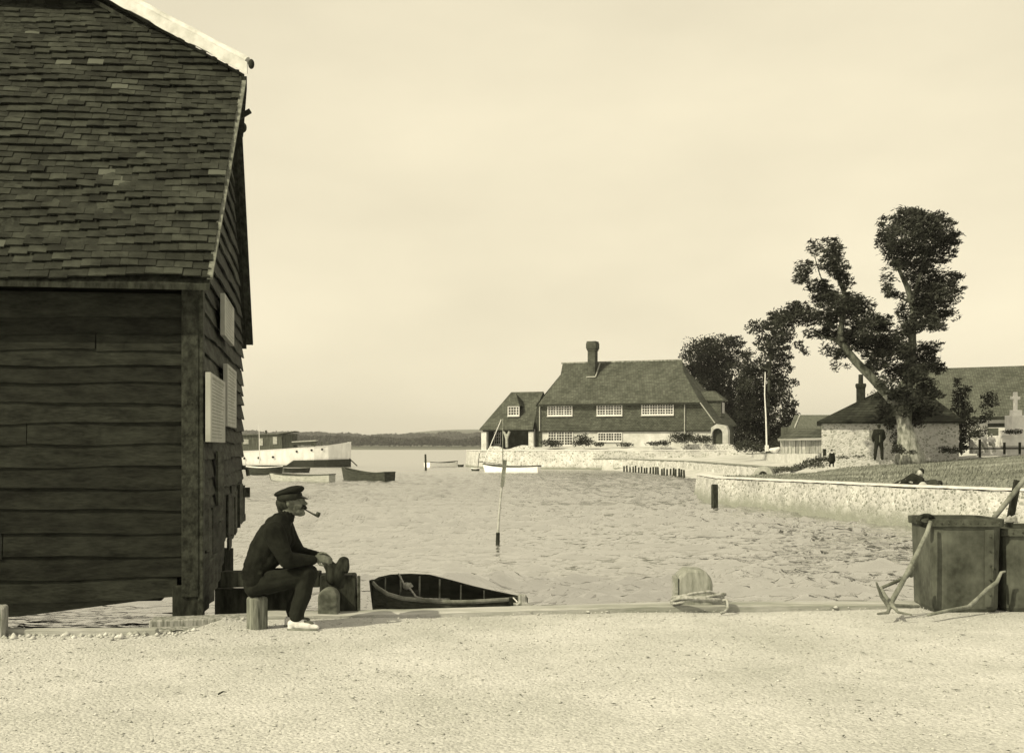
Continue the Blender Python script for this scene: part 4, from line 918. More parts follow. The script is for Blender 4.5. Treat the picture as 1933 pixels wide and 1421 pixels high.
# ================================================================ buildings
def tile_far(name, lo, hi, bw_=.35, bh=.16, bump=.5):
    m = mat(name, lo, hi, .9, fine=.35, fscale=6, bump=0, rough=.9, contrast=(.3, .7)); nt = m.node_tree; N = nt.nodes.new; L = nt.links.new; b = nt.nodes['Principled BSDF']
    tc = N('ShaderNodeTexCoord'); sx = N('ShaderNodeSeparateXYZ'); L(tc.outputs['Object'], sx.inputs[0])
    ad = N('ShaderNodeMath'); ad.operation = 'SUBTRACT'; L(sx.outputs[0], ad.inputs[0]); L(sx.outputs[1], ad.inputs[1])
    cb = N('ShaderNodeCombineXYZ'); L(ad.outputs[0], cb.inputs[0]); L(sx.outputs[2], cb.inputs[1])
    bt = N('ShaderNodeTexBrick'); L(cb.outputs[0], bt.inputs[0]); bt.inputs['Scale'].default_value = 1; bt.inputs['Brick Width'].default_value = bw_; bt.inputs['Row Height'].default_value = bh
    bt.inputs['Mortar Size'].default_value = .02; bt.inputs['Mortar Smooth'].default_value = .2; bt.inputs['Color1'].default_value = (.72, .72, .72, 1); bt.inputs['Color2'].default_value = (1.28, 1.28, 1.28, 1); bt.inputs['Mortar'].default_value = (.5, .5, .5, 1)
    src = b.inputs['Base Color'].links[0].from_socket
    mx = N('ShaderNodeMix'); mx.data_type = 'RGBA'; mx.blend_type = 'MULTIPLY'; mx.inputs[0].default_value = 1; L(src, mx.inputs[6]); L(bt.outputs[0], mx.inputs[7]); L(mx.outputs[2], b.inputs['Base Color'])
    bp = N('ShaderNodeBump'); bp.inputs['Strength'].default_value = bump; bp.inputs['Distance'].default_value = .05; bp.invert = True; L(bt.outputs['Fac'], bp.inputs['Height']); L(bp.outputs[0], b.inputs['Normal'])
    return m
M['roof_far'] = tile_far('far_clay_tiles', .085, .145); M['hung_tile'] = tile_far('hung_tiles', .085, .14)
M['pane'] = mat('window_pane', .02, .06, 3, bump=0, rough=.1, spec=.7); M['interior'] = mat('dark_porch', .06, .12, 2)  # interior: shade within porch and openings is put into the dark colour
M['brick_far'] = tile_far('far_brick', .07, .16, .25, .09)

def house():
    HOx = Vector((20.3, 124.0, 0)); A_ = R(22); U = Vector((math.cos(A_), -math.sin(A_), 0)); V_ = Vector((math.sin(A_), math.cos(A_), 0)); Z_ = Vector((0, 0, 1))
    def uz(px, py, v=0.0):
        k = (px - HX) / F; O = HOx + V_ * v; u = (k * O.y - O.x) / (U.x - k * U.y); Yd = O.y + U.y * u
        return u, CAMZ - (py - HY) / F * Yd
    def W(u, v, z): return HOx + U * u + V_ * v + Z_ * z
    def Wp(px, py, v=0.0): u, z = uz(px, py, v); return W(u, v, z)
    rt = root('tile_hung_house', W(-9, 4, 1.2), 'large waterside house with steep tiled roof, tile hung upper floor and tall chimney', 'house')
    uL = uz(1018, 800)[0]; zE = 6.05; zR = 10.7; zB = 1.1; D = 9.0; OVf = .45
    sl = (zR - zE) / (D / 2 + OVf)
    def vz(z): return -OVf + (z - zE) / sl
    ur = uz(1287, 681, D / 2)[0]; ul = uz(1062, 686, D / 2)[0]
    zg = 9.45; uer = uz(1322, 760, -OVf)[0]; uel = uz(1015, 765, -OVf)[0]; ugr = uz(1290, 703, vz(zg))[0]; ugl = uz(1058.5, 706, vz(zg))[0]
    th = -.16
    def slab(mb, pts, off=(0, 0, -.16)):
        mb.prism(pts, off)
    T = lambda v: D - v
    mb = MB()
    front = [W(uel, -OVf, zE), W(uer, -OVf, zE), W(ugr, vz(zg), zg), W(ur, D / 2, zR), W(ul, D / 2, zR), W(ugl, vz(zg), zg)]
    slab(mb, front)
    slab(mb, [W(uel, T(-OVf), zE), W(uer, T(-OVf), zE), W(ugr, T(vz(zg)), zg), W(ur, D / 2, zR), W(ul, D / 2, zR), W(ugl, T(vz(zg)), zg)])
    # left hip down to the wing
    slab(mb, [W(ugl, vz(zg), zg), W(ugl, T(vz(zg)), zg), W(uel - .2, T(-OVf), zE), W(uel - .2, -OVf, zE)])
    # right end catslide
    uc = .35; zc = 3.95
    slab(mb, [W(ugr, vz(zg) + .003, zg - .004), W(ugr, T(vz(zg)), zg - .004), W(uc, T(-.7), zc), W(uc, -.25, zc), W(uer + .003, -OVf + .01, zE - .02)])
    roof = mb.build('roof', M['roof_far'], rt)
    for (u_, n_) in ((ugr, 1), (ugl, -1)):
        mb = MB(); mb.prism([W(u_ - n_ * .05, vz(zg), zg), W(u_ - n_ * .05, T(vz(zg)), zg), W((ur if n_ > 0 else ul) - n_ * .05, D / 2, zR - .1)], U * (n_ * .06)); mb.build('gablet', M['hung_tile'], roof)
    mb = MB(); mb.beam(W(ul - .1, D / 2, zR + .03), W(ur + .1, D / 2, zR + .03), .3, .16); mb.build('ridge_tiles', M['timber'], roof)
    # walls
    zT = 3.3
    mb = MB()
    up = [W(uL, .0, zT), W(uz(1349, 800)[0] - .1, .0, zT), W(uz(1349, 800)[0] - .1, .0, 4.0), W(uer - .1, .0, zE + .2), W(uL, .0, zE + .2)]
    mb.prism(up, V_ * .3); mb.build('tile_hung_wall', M['hung_tile'], rt)
    mb = MB(); mb.prism([W(uL - .1, -.08, zT - .12), W(0.05, -.08, zT - .12), W(.05, -.08, zT + .02), W(uL - .1, -.08, zT + .02)], V_ * .1); mb.build('string_course', M['dark_wood'], rt)
    mb = MB(); mb.prism([W(uL, .12, zB - .5), W(0.2, .12, zB - .5), W(.2, .12, zT - .1), W(uL, .12, zT - .1)], V_ * .3); mb.build('ground_floor_wall', mat('limewashed_wall', .42, .62, .8, fine=.3, fscale=4, bump=.2), rt)
    mb = MB(); mb.prism([W(.05, .2, zB - .5), W(.05, D, zB - .5), W(.05, D, 4.2), W(.05, .2, 4.2)], -U * .3); mb.prism([W(uL, D - .1, zB), W(0, D - .1, zB), W(0, D - .1, zT), W(uL, D - .1, zE), W(uL, D - .1, zE)], V_ * .2); mb.build('end_wall', M['brick_far'], rt)
    mb = MB(); mb.prism([W(uL - .05, 0.01, zB), W(uL - .05, D, zB), W(uL - .05, D, zE), W(uL - .05, 0.01, zE)], U * .3); mb.build('side_wall', M['hung_tile'], rt)
    for px in (1019.5, 1293):
        u, _ = uz(px, 790); mb = MB(); mb.tube([W(u, -.12, zE - .1), W(u, -.12, zT if px < 1100 else zT - .9)], .06, 6); mb.build('downpipe', M['boat_pale'], rt)
    mb = MB(); mb.beam(W(uel, -OVf - .05, zE - .02), W(uer, -OVf - .05, zE - .02), .1, .12); mb.build('gutter', M['dark_wood'], rt)
    mb = MB(); mb.beam(W(uer, -.5, zE), W(uz(1349, 800)[0] + .1, -.3, 4.0), .12, .1); mb.build('verge_board', M['boat_pale'], rt)
    # windows
    def window(x0, x1, y0, y1, cols, rows_, v=0.0, parent=rt, halves=1):
        u0, zt = uz(x0, y0, v); u1, _ = uz(x1, y0, v); _, zb = uz(x0, y1, v); vv = v - .06
        mb = MB(); mb.prism([W(u0, v - .015, zb), W(u1, v - .015, zb), W(u1, v - .015, zt), W(u0, v - .015, zt)], -V_ * .012)
        f = MB(); w_ = .10
        for (a_, b_) in ((W(u0, vv, zb), W(u1, vv, zb)), (W(u0, vv, zt), W(u1, vv, zt)), (W(u0, vv, zb - .05), W(u0, vv, zt + .05)), (W(u1, vv, zb - .05), W(u1, vv, zt + .05))): f.beam(a_, b_, w_, w_)
        for c in range(1, cols):
            uu = u0 + (u1 - u0) * c / cols; ww = .05 if c % 3 else .10; f.beam(W(uu, vv + .02, zb + .05), W(uu, vv + .02, zt - .05), ww, .05)
        for q in range(1, rows_):
            zz = zb + (zt - zb) * q / rows_; f.beam(W(u0, vv + .02, zz), W(u1, vv + .02, zz), .05, .045)
        fr = f.build('window', M['white'], parent); mb.build('pane', M['pane'], fr)
        s_ = MB(); s_.beam(W(u0 - .08, vv - .05, zb - .10), W(u1 + .08, vv - .05, zb - .10), .12, .07); s_.build('sill', M['white'], fr)
    window(1034.5, 1080, 766.5, 784, 9, 4); window(1127.5, 1174, 765, 783.5, 9, 4); window(1212, 1271, 763, 782.5, 12, 4)
    window(1035, 1081, 815, 840, 9, 5, .12); window(1129, 1174, 817, 832, 9, 3, .12)
    # chimney
    cu, _ = uz(1116, 700, 2.6); zt = CAMZ + (HY - 640) / F * 129; mb = MB()
    cw, cdp = .80, 1.0
    def cbox(mb, w_, d_, z0, z1): mb.box(W(cu, 3.1, (z0 + z1) / 2), (w_, d_, z1 - z0), -A_)
    cbox(mb, cw, cdp, 8.6, zt - 1.0); ch = None; ch = mb.build('chimney', M['brick_far'], roof)
    mb = MB(); cbox(mb, cw + .14, cdp + .14, zt - .99, zt - .80); cbox(mb, cw + .28, cdp + .28, zt - .80 + .003, zt - .18); cbox(mb, cw + .18, cdp + .18, zt - .177, zt); mb.build('chimney_cap', M['brick_far'], roof)
    mb = MB(); zl = 8.95; mb.beam(W(cu - .55, 2.55, zl + .12), W(cu + .5, 2.55, zl + .12), .1, .12); mb.beam(W(cu + .5, 2.55, zl + .12), W(cu + .62, 3.7, zR - .1), .1, .1); mb.build('lead_flashing', M['boat_pale'], roof)
    # right dormer on the catslide
    mb = MB(); mb.box(W(-1.2, 4.4, 5.6), (2.2, 1.9, 1.7), -A_); dm = mb.build('dormer', M['hung_tile'], rt)
    mb = MB(); e = 6.45; mb.prism([W(.2, 3.2, e), W(.2, 5.6, e), W(-.9, 4.7, e + .95), W(-.9, 4.1, e + .95)], -Z_ * .12); mb.prism([W(.2, 3.2, e), W(-.9, 4.1, e + .95), W(-2.6, 4.1, e + .95), W(-2.6, 3.2, e)], -Z_ * .1); mb.build('dormer_roof', M['roof_far'], dm)
    mb = MB(); mb.prism([W(-.07, 3.8, 5.1), W(-.07, 5.0, 5.1), W(-.07, 5.0, 6.2), W(-.07, 3.8, 6.2)], U * .02); mb.build('dormer_window', M['pane'], dm)
    # left wing with open porch
    vw = 0.0
    e0 = Wp(905, 808, vw - .4); e1 = Wp(1007, 807, vw - .4); zwE = 3.55; zwR = CAMZ + (HY - 741.5) / F * 138
    ue0 = uz(905, 808, -.4)[0]; ue1 = uz(1006, 807, -.4)[0]; ur0 = uz(965, 741.5, 3.6)[0]; ur1 = uz(1026, 742, 3.6)[0]
    mb = MB(); slab(mb, [W(ue0, -.4, zwE), W(ue1, -.4, zwE), W(uz(1014, 762, 2.0)[0], 2.3, zwE + (zwR - zwE) * 2.7 / 4.0), W(ur1, 3.6, zwR), W(ur0, 3.6, zwR)], (0, 0, -.14))
    slab(mb, [W(ue0, -.4, zwE - .003), W(ur0, 3.6, zwR - .003), W(ue0, 7.6, zwE - .003)], (0, 0, -.14)); slab(mb, [W(ue0, 7.6, zwE), W(ur0, 3.6, zwR), W(ur1, 3.6, zwR), W(ur1, 7.6, zwE)], (0, 0, -.14))
    wr = mb.build('wing_roof', M['roof_far'], rt)
    mb = MB(); mb.prism([Wp(1006, 812, .5), Wp(1020, 812, .5), Wp(1020, 764, .5), Wp(1014, 764, .5)], V_ * .3); mb.build('return_wall', M['tar_side'], rt)  # tar-dark colour stands in for the shaded recess beside the wing
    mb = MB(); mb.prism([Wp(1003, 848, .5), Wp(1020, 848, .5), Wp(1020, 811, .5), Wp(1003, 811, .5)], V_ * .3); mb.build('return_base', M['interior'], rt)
    mb = MB(); mb.beam(W(ue0 + .3, -.12, zwE - .2), W(ue1, -.12, zwE - .2), .2, .2); mb.build('porch_beam', M['dark_wood'], rt)
    for (a_, b_) in ((908.5, 918), (997.5, 1007)):
        mb = MB(); mb.prism([Wp(a_, 855, -.1), Wp(b_, 855, -.1), Wp(b_, 810, -.1), Wp(a_, 810, -.1)], V_ * .55); mb.build('porch_pier', mat('pier_flint', .45, .66, 2, fine=.5, fscale=6), rt)
    mb = MB(); mb.beam(Wp(957, 845, -.1), Wp(956.5, 826, -.1), .28, .28); mb.beam(Wp(956.5, 828, -.1), Wp(951, 812, -.1), .26, .26); mb.beam(Wp(956.5, 828, -.1), Wp(962.5, 812, -.1), .26, .26); mb.build('forked_post', M['boat_pale'], rt, remesh=.07, sm_iter=1)
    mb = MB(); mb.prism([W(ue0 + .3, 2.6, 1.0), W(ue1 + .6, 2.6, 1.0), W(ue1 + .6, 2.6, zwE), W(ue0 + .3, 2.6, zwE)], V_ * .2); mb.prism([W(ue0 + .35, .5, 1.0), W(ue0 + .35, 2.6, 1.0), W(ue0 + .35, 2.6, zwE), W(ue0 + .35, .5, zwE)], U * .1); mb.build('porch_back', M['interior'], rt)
    window(922, 945, 812, 838, 6, 4, 2.55); 
    # wing dormer
    cu_, cz = uz(969, 776, .9); mb = MB(); mb.box(W(cu_, 1.9, cz - .1), (1.25, 2.2, 1.45), -A_); dm = mb.build('dormer', M['hung_tile'], rt)
    mb = MB(); ap = W(cu_, 1.6, cz + 2.0); q = [W(cu_ - .85, .6, cz + .55), W(cu_ + .85, .6, cz + .55), W(cu_ + .85, 3.0, cz + .55), W(cu_ - .85, 3.0, cz + .55)]
    mb.add(q + [ap], [(3, 2, 1, 0), (0, 1, 4), (1, 2, 4), (2, 3, 4), (3, 0, 4)]); mb.build('dormer_roof', M['roof_far'], dm)
    window(959.5, 980, 767.5, 784, 4, 3, .78, dm)
    # arched stone porch at the right
    v0 = -1.0; a_, z0 = uz(1342, 848, v0); b_, _ = uz(1374, 848, v0); zt = uz(1350, 803, v0)[1]; c_, _ = uz(1354, 820, v0)
    hw_ = .52; mbp = MB(); arch = []; zs_ = uz(1354, 818, v0)[1]
    out = [W(a_, v0, z0 - .6), W(a_, v0, zt - .2), W((a_ + b_) / 2 - .3, v0, zt + .15), W(b_ - .2, v0, zt), W(b_, v0, zt - .5), W(b_, v0, z0 - .6), W(c_ + hw_, v0, z0 - .6)]
    for k in range(9): t = pi * k / 8; arch.append(W(c_ + hw_ * math.cos(t), v0, zs_ + hw_ * math.sin(t)))
    out += arch + [W(c_ - hw_, v0, z0 - .6)]
    mbp.prism(out, V_ * .9); pc = mbp.build('stone_porch', mat('dressed_stone', .34, .52, 2.4, fine=.3, fscale=7), rt)
    mb = MB(); mb.prism([W(c_ - hw_ - .05, v0 + .5, z0 - .6), W(c_ + hw_ + .05, v0 + .5, z0 - .6), W(c_ + hw_ + .05, v0 + .5, zs_ + hw_ + .05), W(c_ - hw_ - .05, v0 + .5, zs_ + hw_ + .05)], V_ * .1); mb.build('arch_shade', M['interior'], pc)  # dark sheet stands in for the shade inside the arch
    # parapets in front
    w2 = root('parapet_wall', W(-4, -2.5, 0), 'raised flint parapet at the right end of the house garden', 'wall')
    mb = MB(); vp = -2.6
    mb.prism([Wp(1285, 853, vp), Wp(1385, 853, vp), Wp(1385, 841, vp), Wp(1378, 838, vp), Wp(1285, 838, vp)], V_ * .5); mb.build('stonework', M['flint_house'], w2)
    w3 = root('humped_wall', W(-20, -2, 0), 'low whitewashed wall with a humped top before the open porch of the house', 'wall')
    mb = MB(); V0 = [Wp(x, y, -1.9) for x, y in ((913, 872), (1030, 862), (1030, 850), (1012, 846), (1000, 841), (985, 840), (970, 844), (955, 850), (946, 846), (940, 842), (925, 842), (918, 852))]
    mb.prism(V0, V_ * .5); mb.build('stonework', M['flint_house'], w3)
house()

def hip_cottage():
    rt = root('flint_cottage', P(1551, 858, 65), 'low flint cottage with dark hipped roof half hidden by the great leaning tree', 'cottage')
    Yf = 65.0; g0 = P(1551, 858, Yf); g1 = P(1796, 858, Yf); zt = P(0, 795, Yf).z; D = 6.2
    mb = MB(); mb.box(((g0.x + g1.x) / 2, Yf + D / 2, (zt - .1 + .3) / 2), (g1.x - g0.x, D, zt - .1 - .3)); mb.build('wall', stone_mat('cottage_flint', .58, .24, .62, 6.5, mw=.10, patch=.15), rt)
    e0 = g0.x - .25; e1 = g1.x + .25; ze = zt - .02; zr = CAMZ + (HY - 737) / F * (Yf + D / 2); r0 = P(1632, 740, Yf + D / 2).x; r1 = P(1705, 740, Yf + D / 2).x
    Vs = [(e0, Yf - .3, ze), (e1, Yf - .3, ze), (e1, Yf + D + .3, ze), (e0, Yf + D + .3, ze), (r0, Yf + D / 2, zr), (r1, Yf + D / 2, zr)]
    Vs += [(x, y, z - .12) for x, y, z in Vs[:4]]
    mb = MB(); mb.add(Vs, [(0, 1, 5, 4), (1, 2, 5), (2, 3, 4, 5), (3, 0, 4), (6, 7, 1, 0), (7, 8, 2, 1), (8, 9, 3, 2), (9, 6, 0, 3), (9, 8, 7, 6)]); rf = mb.build('roof', tile_far('cottage_tiles', .03, .07, .3, .14), rt)
    cx = P(1603, 0, Yf + 2.2).x; yc = Yf + 2.2
    z = lambda py: CAMZ - (py - HY) / F * yc
    mb = MB(); mb.box((cx, yc, (z(728) + z(770)) / 2), (.46, .46, z(728) - z(770))); mb.box((cx, yc, (z(725) + z(731.5)) / 2 + .002), (.56, .56, z(725) - z(731.5))); mb.build('chimney', M['dark_wood'], rf, remesh=.05, sm_iter=1)
    mb = MB(); mb.tube([(cx, yc, z(726)), (cx, yc, z(708))], [.13, .12], 10); mb.build('chimney_pot', M['dark_wood'], rf)
    mb = MB(); a_ = P(1637, 830, Yf); b_ = P(1653, 813, Yf); mb.box(((a_.x + b_.x) / 2, Yf - .03, (a_.z + b_.z) / 2), (b_.x - a_.x, .08, b_.z - a_.z)); mb.build('shutter', M['boat_pale'], rt, bevel=.01); return rt
rt_ = hip_cottage(); rt_.rotation_euler = (0, 0, -R(14))
def plank_shed():
    Y_ = 71.0; rt = root('plank_shed', P(1510, 852, Y_), 'tumbledown lean-to of pale upright planks against the flint cottage', 'shed')
    mb = MB(); rr = random.Random(2); x = P(1473, 0, Y_).x; x1 = P(1556, 0, Y_).x; z0 = P(0, 856, Y_).z; z1 = P(0, 824, Y_).z
    while x < x1:
        w_ = rr.uniform(.13, .24); mb.box((x + w_ / 2, Y_ + rr.uniform(-.02, .02), (z0 + z1) / 2 + rr.uniform(-.04, .03)), (w_ - .02, .03, z1 - z0), Matrix.Rotation(rr.uniform(-.03, .03), 3, 'Y')); x += w_ + (rr.uniform(.02, .07) if rr.random() < .4 else 0)
    mb.build('plank_wall', mat('silvered_planks', .30, .55, 4, (3, 3, .6), island=.25, fine=.3), rt)
    mb = MB(); mb.box((P(1514, 0, Y_ + .6).x, Y_ + .5, (z0 + z1) / 2), (2.4, .1, z1 - z0)); mb.build('inner_wall', M['interior'], rt)
    a_ = P(1469, 826, Y_ - .2); b_ = P(1556, 824, Y_ - .2); c_ = P(1556, 810, Y_ + 1.6); d_ = P(1493, 811, Y_ + 1.6)
    mb = MB(); mb.prism([a_, b_, c_, d_], (0, 0, -.1)); mb.build('roof', tile_far('mossy_tiles', .07, .17, .3, .1), rt)
    mb = MB(); mb.beam(a_ + Vector((0, -.03, -.12)), b_ + Vector((0, -.03, -.12)), .06, .12); mb.build('eaves_board', M['kerb_wood'], rt)
    Y2 = 84.0; r2 = root('outbuilding', P(1530, 852, Y2), 'long low outbuilding with plain corrugated roof behind the plank lean-to', 'outbuilding')
    mb = MB(); mb.prism([P(1490, 808, Y2), P(1600, 808, Y2), P(1600, 783, Y2 + 3), P(1500, 783, Y2 + 3)], (0, 0, -.12)); mb.build('roof', mat('grey_sheet_roof', .11, .17, 2, (6, 1, 1)), r2)
    mb = MB(); mb.box(((P(1494, 0, Y2).x + P(1598, 0, Y2).x) / 2, Y2 + 1.8, P(0, 830, Y2).z), (P(1598, 0, Y2).x - P(1494, 0, Y2).x, 3, 1.8)); mb.build('wall', M['interior'], r2)
    mb = MB(); mb.beam(P(1510, 783, Y2 + 3) , P(1500, 807, Y2) , .08, .08); mb.build('roof_batten', M['boat_pale'], r2)
plank_shed()
def long_house():
    A_ = R(30); O = P(1838, 850, 86); U = Vector((math.cos(A_), -math.sin(A_), 0)); V_ = Vector((math.sin(A_), math.cos(A_), 0))
    W = lambda u, v, z: Vector((O.x, O.y, 0)) + U * u + V_ * v + Vector((0, 0, z))
    rt = root('long_roofed_house', W(4, 4, .8), 'long pale walled house under a great plain tiled roof at the right edge', 'house')
    zE = CAMZ + (HY - 786) / F * 85; zR = CAMZ + (HY - 690) / F * 88; D = 8.0; u0, u1 = -6.5, 22
    mb = MB(); mb.prism([W(u0, -.4, zE), W(u1, -.4, zE), W(u1, D / 2, zR), W(u0 + 1.2, D / 2, zR)], (0, 0, -.2)); mb.prism([W(u0, D + .4, zE), W(u1, D + .4, zE), W(u1, D / 2, zR), W(u0 + 1.2, D / 2, zR)], (0, 0, -.2)); mb.prism([W(u0, -.4, zE), W(u0 + 1.2, D / 2, zR), W(u0, D + .4, zE)], (0, 0, -.2))
    mb.build('roof', tile_far('great_roof_tiles', .10, .16, .22, .11), rt)
    mb = MB(); mb.box(W((u0 + u1) / 2 + .2, D / 2, (zE + .6) / 2), (u1 - u0 - .4, D - .2, zE - .5), -A_); mb.build('wall', mat('cream_render', .42, .6, 1, fine=.2, fscale=5), rt)
    def opening(px0, px1, y0, y1, nm, m_):
        k0 = (px0 - HX) / F; k1 = (px1 - HX) / F; f = lambda k: (k * O.y - O.x) / (U.x - k * U.y)
        a_, b_ = f(k0), f(k1); Yd = O.y + U.y * a_; z0 = CAMZ - (y1 - HY) / F * Yd; z1 = CAMZ - (y0 - HY) / F * Yd
        mb = MB(); mb.prism([W(a_, .06, z0), W(b_, .06, z0), W(b_, .06, z1), W(a_, .06, z1)], V_ * .05); mb.build(nm, m_, rt)
    opening(1864, 1898, 799, 806, 'window', M['pane']); opening(1864, 1884, 808, 824, 'doorway', M['interior'])
    mb = MB(); mb.beam(W(u0, -.42, zE - .12), W(u1, -.42, zE - .12), .15, .22); mb.build('gutter', M['dark_wood'], rt)
long_house()

# memorial cross, walls, rail
Ym = 66.5; st = mat('portland_stone', .66, .84, 3, fine=.2, fscale=8, bump=.2)
mr_ = root('memorial_cross', P(1918, 850, Ym), 'white stone memorial cross raised on a stepped block plinth', 'memorial')
mb = MB(); z = lambda py: CAMZ - (py - HY) / F * Ym; x = lambda px: P(px, 0, Ym).x
mb.box((x(1916.5), Ym, (z(740) + z(780)) / 2), (.20, .16, z(740) - z(780))); mb.box((x(1916.5), Ym, z(751.5)), (.52, .14, .16)); mb.build('cross', st, mr_, remesh=.025, sm_iter=1)
for i, (x0, x1, y0, y1, nm) in enumerate(((1909, 1926, 774, 784, 'base_block'), (1903, 1935, 784, 812, 'plinth'), (1897, 1945, 812, 822, 'step'), (1880, 1960, 822, 842, 'step'))):
    mb = MB(); mb.box(((x(x0) + x(x1)) / 2, Ym, (z(y0) + z(y1)) / 2), (x(x1) - x(x0), .5 + .45 * i, z(y0) - z(y1) - .004)); mb.build(nm, st, mr_, bevel=.02)
o = MB().box(((x(1826) + x(1846)) / 2, Ym - .6, (z(827) + z(856)) / 2), (x(1846) - x(1824), .6, z(827) - z(856)), None, .85).build('stone_pier', M['flint_house'], bevel=.03); tag(o, 'pale battered stone pier beside the dark cypress', 'pier', kind='thing')
o = MB().box(((x(1842) + x(1960)) / 2, Ym - .2, (z(838) + z(856)) / 2 - .1), (x(1960) - x(1847), .5, z(838) - z(856))).build('stone_bench', st, bevel=.03); tag(o, 'long pale stone ledge below the memorial that the children sit on', 'ledge', kind='thing')
Yr = 64.2; rl = root('post_rail', P(1850, 855, Yr), 'dark post and rail fence along the top of the meadow', 'fence')
for px in (1788, 1815, 1849.5, 1896, 1925, 1950):
    MB().box((P(px, 0, Yr).x, Yr, P(0, 846, Yr).z), (.10, .10, .62 if px != 1849.5 else .95)).build('post', M['dark_wood'], rl)
MB().beam(P(1770, 847, Yr), P(1960, 846, Yr), .05, .07).build('rail', M['dark_wood'], rl)
o = MB().beam(P(1556.5, 860, 57.5), P(1556.5, 847, 57.5), .13, .13).build('gate_post', M['dark_wood']); tag(o, 'short dark stump post at the corner of the meadow and lane', 'post', kind='thing')
# flagpole
Yf = 84; fp_ = root('flagpole', P(1447, 852, Yf), 'tall white flagpole standing on the lane in front of the dark trees', 'flagpole')
MB().tube([P(1447.5, 852, Yf), P(1446, 790, Yf), P(1443.5, 745, Yf), P(1444.5, 702, Yf)], [.06, .05, .04, .03], 8).build('pole', M['white'], fp_)
MB().box(P(1447.5, 846, Yf - .02), (.24, .2, .42)).build('tabernacle', M['white'], fp_, bevel=.02)
sk = root('upturned_skiff', P(1464, 848, 78), 'small white skiff drawn up beside the flagpole and plank shed', 'boat')
mb = MB(); mb.chain([P(1455, 849, 78), P(1463, 850, 78), P(1470, 846, 78)], [.12, .2, .1]); mb.build('hull', M['white'], sk, remesh=.04)
# concrete pipe end in the bank
pp = root('pipe_end', P(1447, 897, 57), 'round pipe end like a barrel poking from the bank behind the flint wall', 'pipe')
Yp = 55.5; mb = MB(); c = P(1443, 897, Yp); d = Vector((-.32, -1, 0)).normalized(); mb.tube([c + d * .5, c - d * 1.2], .40, 20); mb.build('barrel', mat('old_concrete', .20, .36, 5, fine=.4), pp)
mb = MB(); mb.tube([c + d * .56, c + d * .45], .43, 20); mb.build('rim', mat('old_concrete_rim', .26, .42, 5, fine=.4), pp)
mb = MB(); mb.tube([c + d * .575, c + d * .5], .20, 16); mb.build('bung', M['dark_wood'], pp)
# ================================================================ trees and plants
M['leaf'] = mat('elm_leaves', .012, .085, .9, bump=0, island=.5, rough=.7, spec=.25, trans=True, contrast=(.42, .62))
M['leaf_far'] = mat('far_leaves', .010, .065, .5, bump=0, island=.5, rough=.8, spec=.2, trans=True, contrast=(.42, .62))
M['leaf_soft'] = mat('shrub_leaves', .03, .09, 1.5, bump=0, island=.45, rough=.8, spec=.2, trans=True)
M['bark'] = mat('grey_bark', .16, .40, 3.5, (2, 2, .7), fine=.5, fscale=9, bump=.8, bdist=.03)
M['bark_dark'] = mat('dark_bark', .05, .12, 4, fine=.4, bump=.5)
def foliage(name, lobes, dens, size, m, parent=None, wind=(1, 0, .25), wk=.6, seed=0, gap=.0, asp=.42, label=None, cat=None, kind=None, origin=None, jitter=.25, streak=1.0):
    """lobes: (centre Vector, rx, ry(depth), rz, density factor). Leaf sprays as small quads filling the crown."""
    r = np.random.default_rng(seed); C_ = []; 
    for (c, rx, ry, rz, df) in lobes:
        n = int(dens * df * rx * rz * 3.14 * 6.2 / (size * size * asp * streak * .55))
        v = r.normal(size=(n, 3)); v /= np.linalg.norm(v, axis=1)[:, None]; rad = r.uniform(0, 1, n) ** .42
        rad *= 1 + jitter * vnoise(v[:, 0] * 5 + c[0], v[:, 2] * 5 + v[:, 1] * 4, seed + 3, 3, 1.2)
        rad = np.where(r.uniform(0, 1, n) < .07, rad * r.uniform(1.0, 1.32, n), rad)
        bl = np.where(r.uniform(0, 1, n) < .16, r.uniform(0, .30, n), 0)[:, None] * np.array([rx, ry * .2, rz * .35]) * 1.0
        p = bl + v * rad[:, None] * np.array([rx, ry, rz]) + np.array(c)
        C_.append(p)
    p = np.vstack(C_)
    if gap:
        f = .9 / size * .18; nn = vnoise(p[:, 0] + p[:, 1] * .5, p[:, 2] + p[:, 1] * .3, seed + 9, 4, 2.6 / (size * 6)); p = p[nn > -1 + gap * 1.15]
    n = len(p); w = np.array(wind, float); d = r.normal(size=(n, 3)) * (1 - wk) + w * wk; d /= np.linalg.norm(d, axis=1)[:, None]
    q = r.normal(size=(n, 3)); q -= d * (q * d).sum(1)[:, None]; q /= np.linalg.norm(q, axis=1)[:, None]
    l = size * r.uniform(.6, 1.3, n)[:, None] * streak; w_ = size * asp * r.uniform(.7, 1.3, n)[:, None]
    V = np.stack([p - d * l * .5, p + q * w_ * .5, p + d * l * .5, p - q * w_ * .5], 1).reshape(-1, 3); f = np.arange(4 * n).reshape(-1, 4)
    o = npmesh(name, V, f, m, parent=parent, origin=(origin or (0, 0, 0)))
    if label: tag(o, label, cat, kind=kind or 'thing')
    return o
def lob(lst, Y0, dscale=1.0, seed=0, g=1.22):
    r = random.Random(seed); out = []
    for t in lst:
        px, py, rx, ry = t[:4]; df = t[4] if len(t) > 4 else 1.0; k = Y0 / F; dy = r.uniform(-1, 1) * 1.1 * k * 30 * dscale
        out.append((P(px, py, Y0 + dy), rx * k * g, (rx + ry) / 2 * k * g, ry * k * g, df))
    return out
YT = 60.0
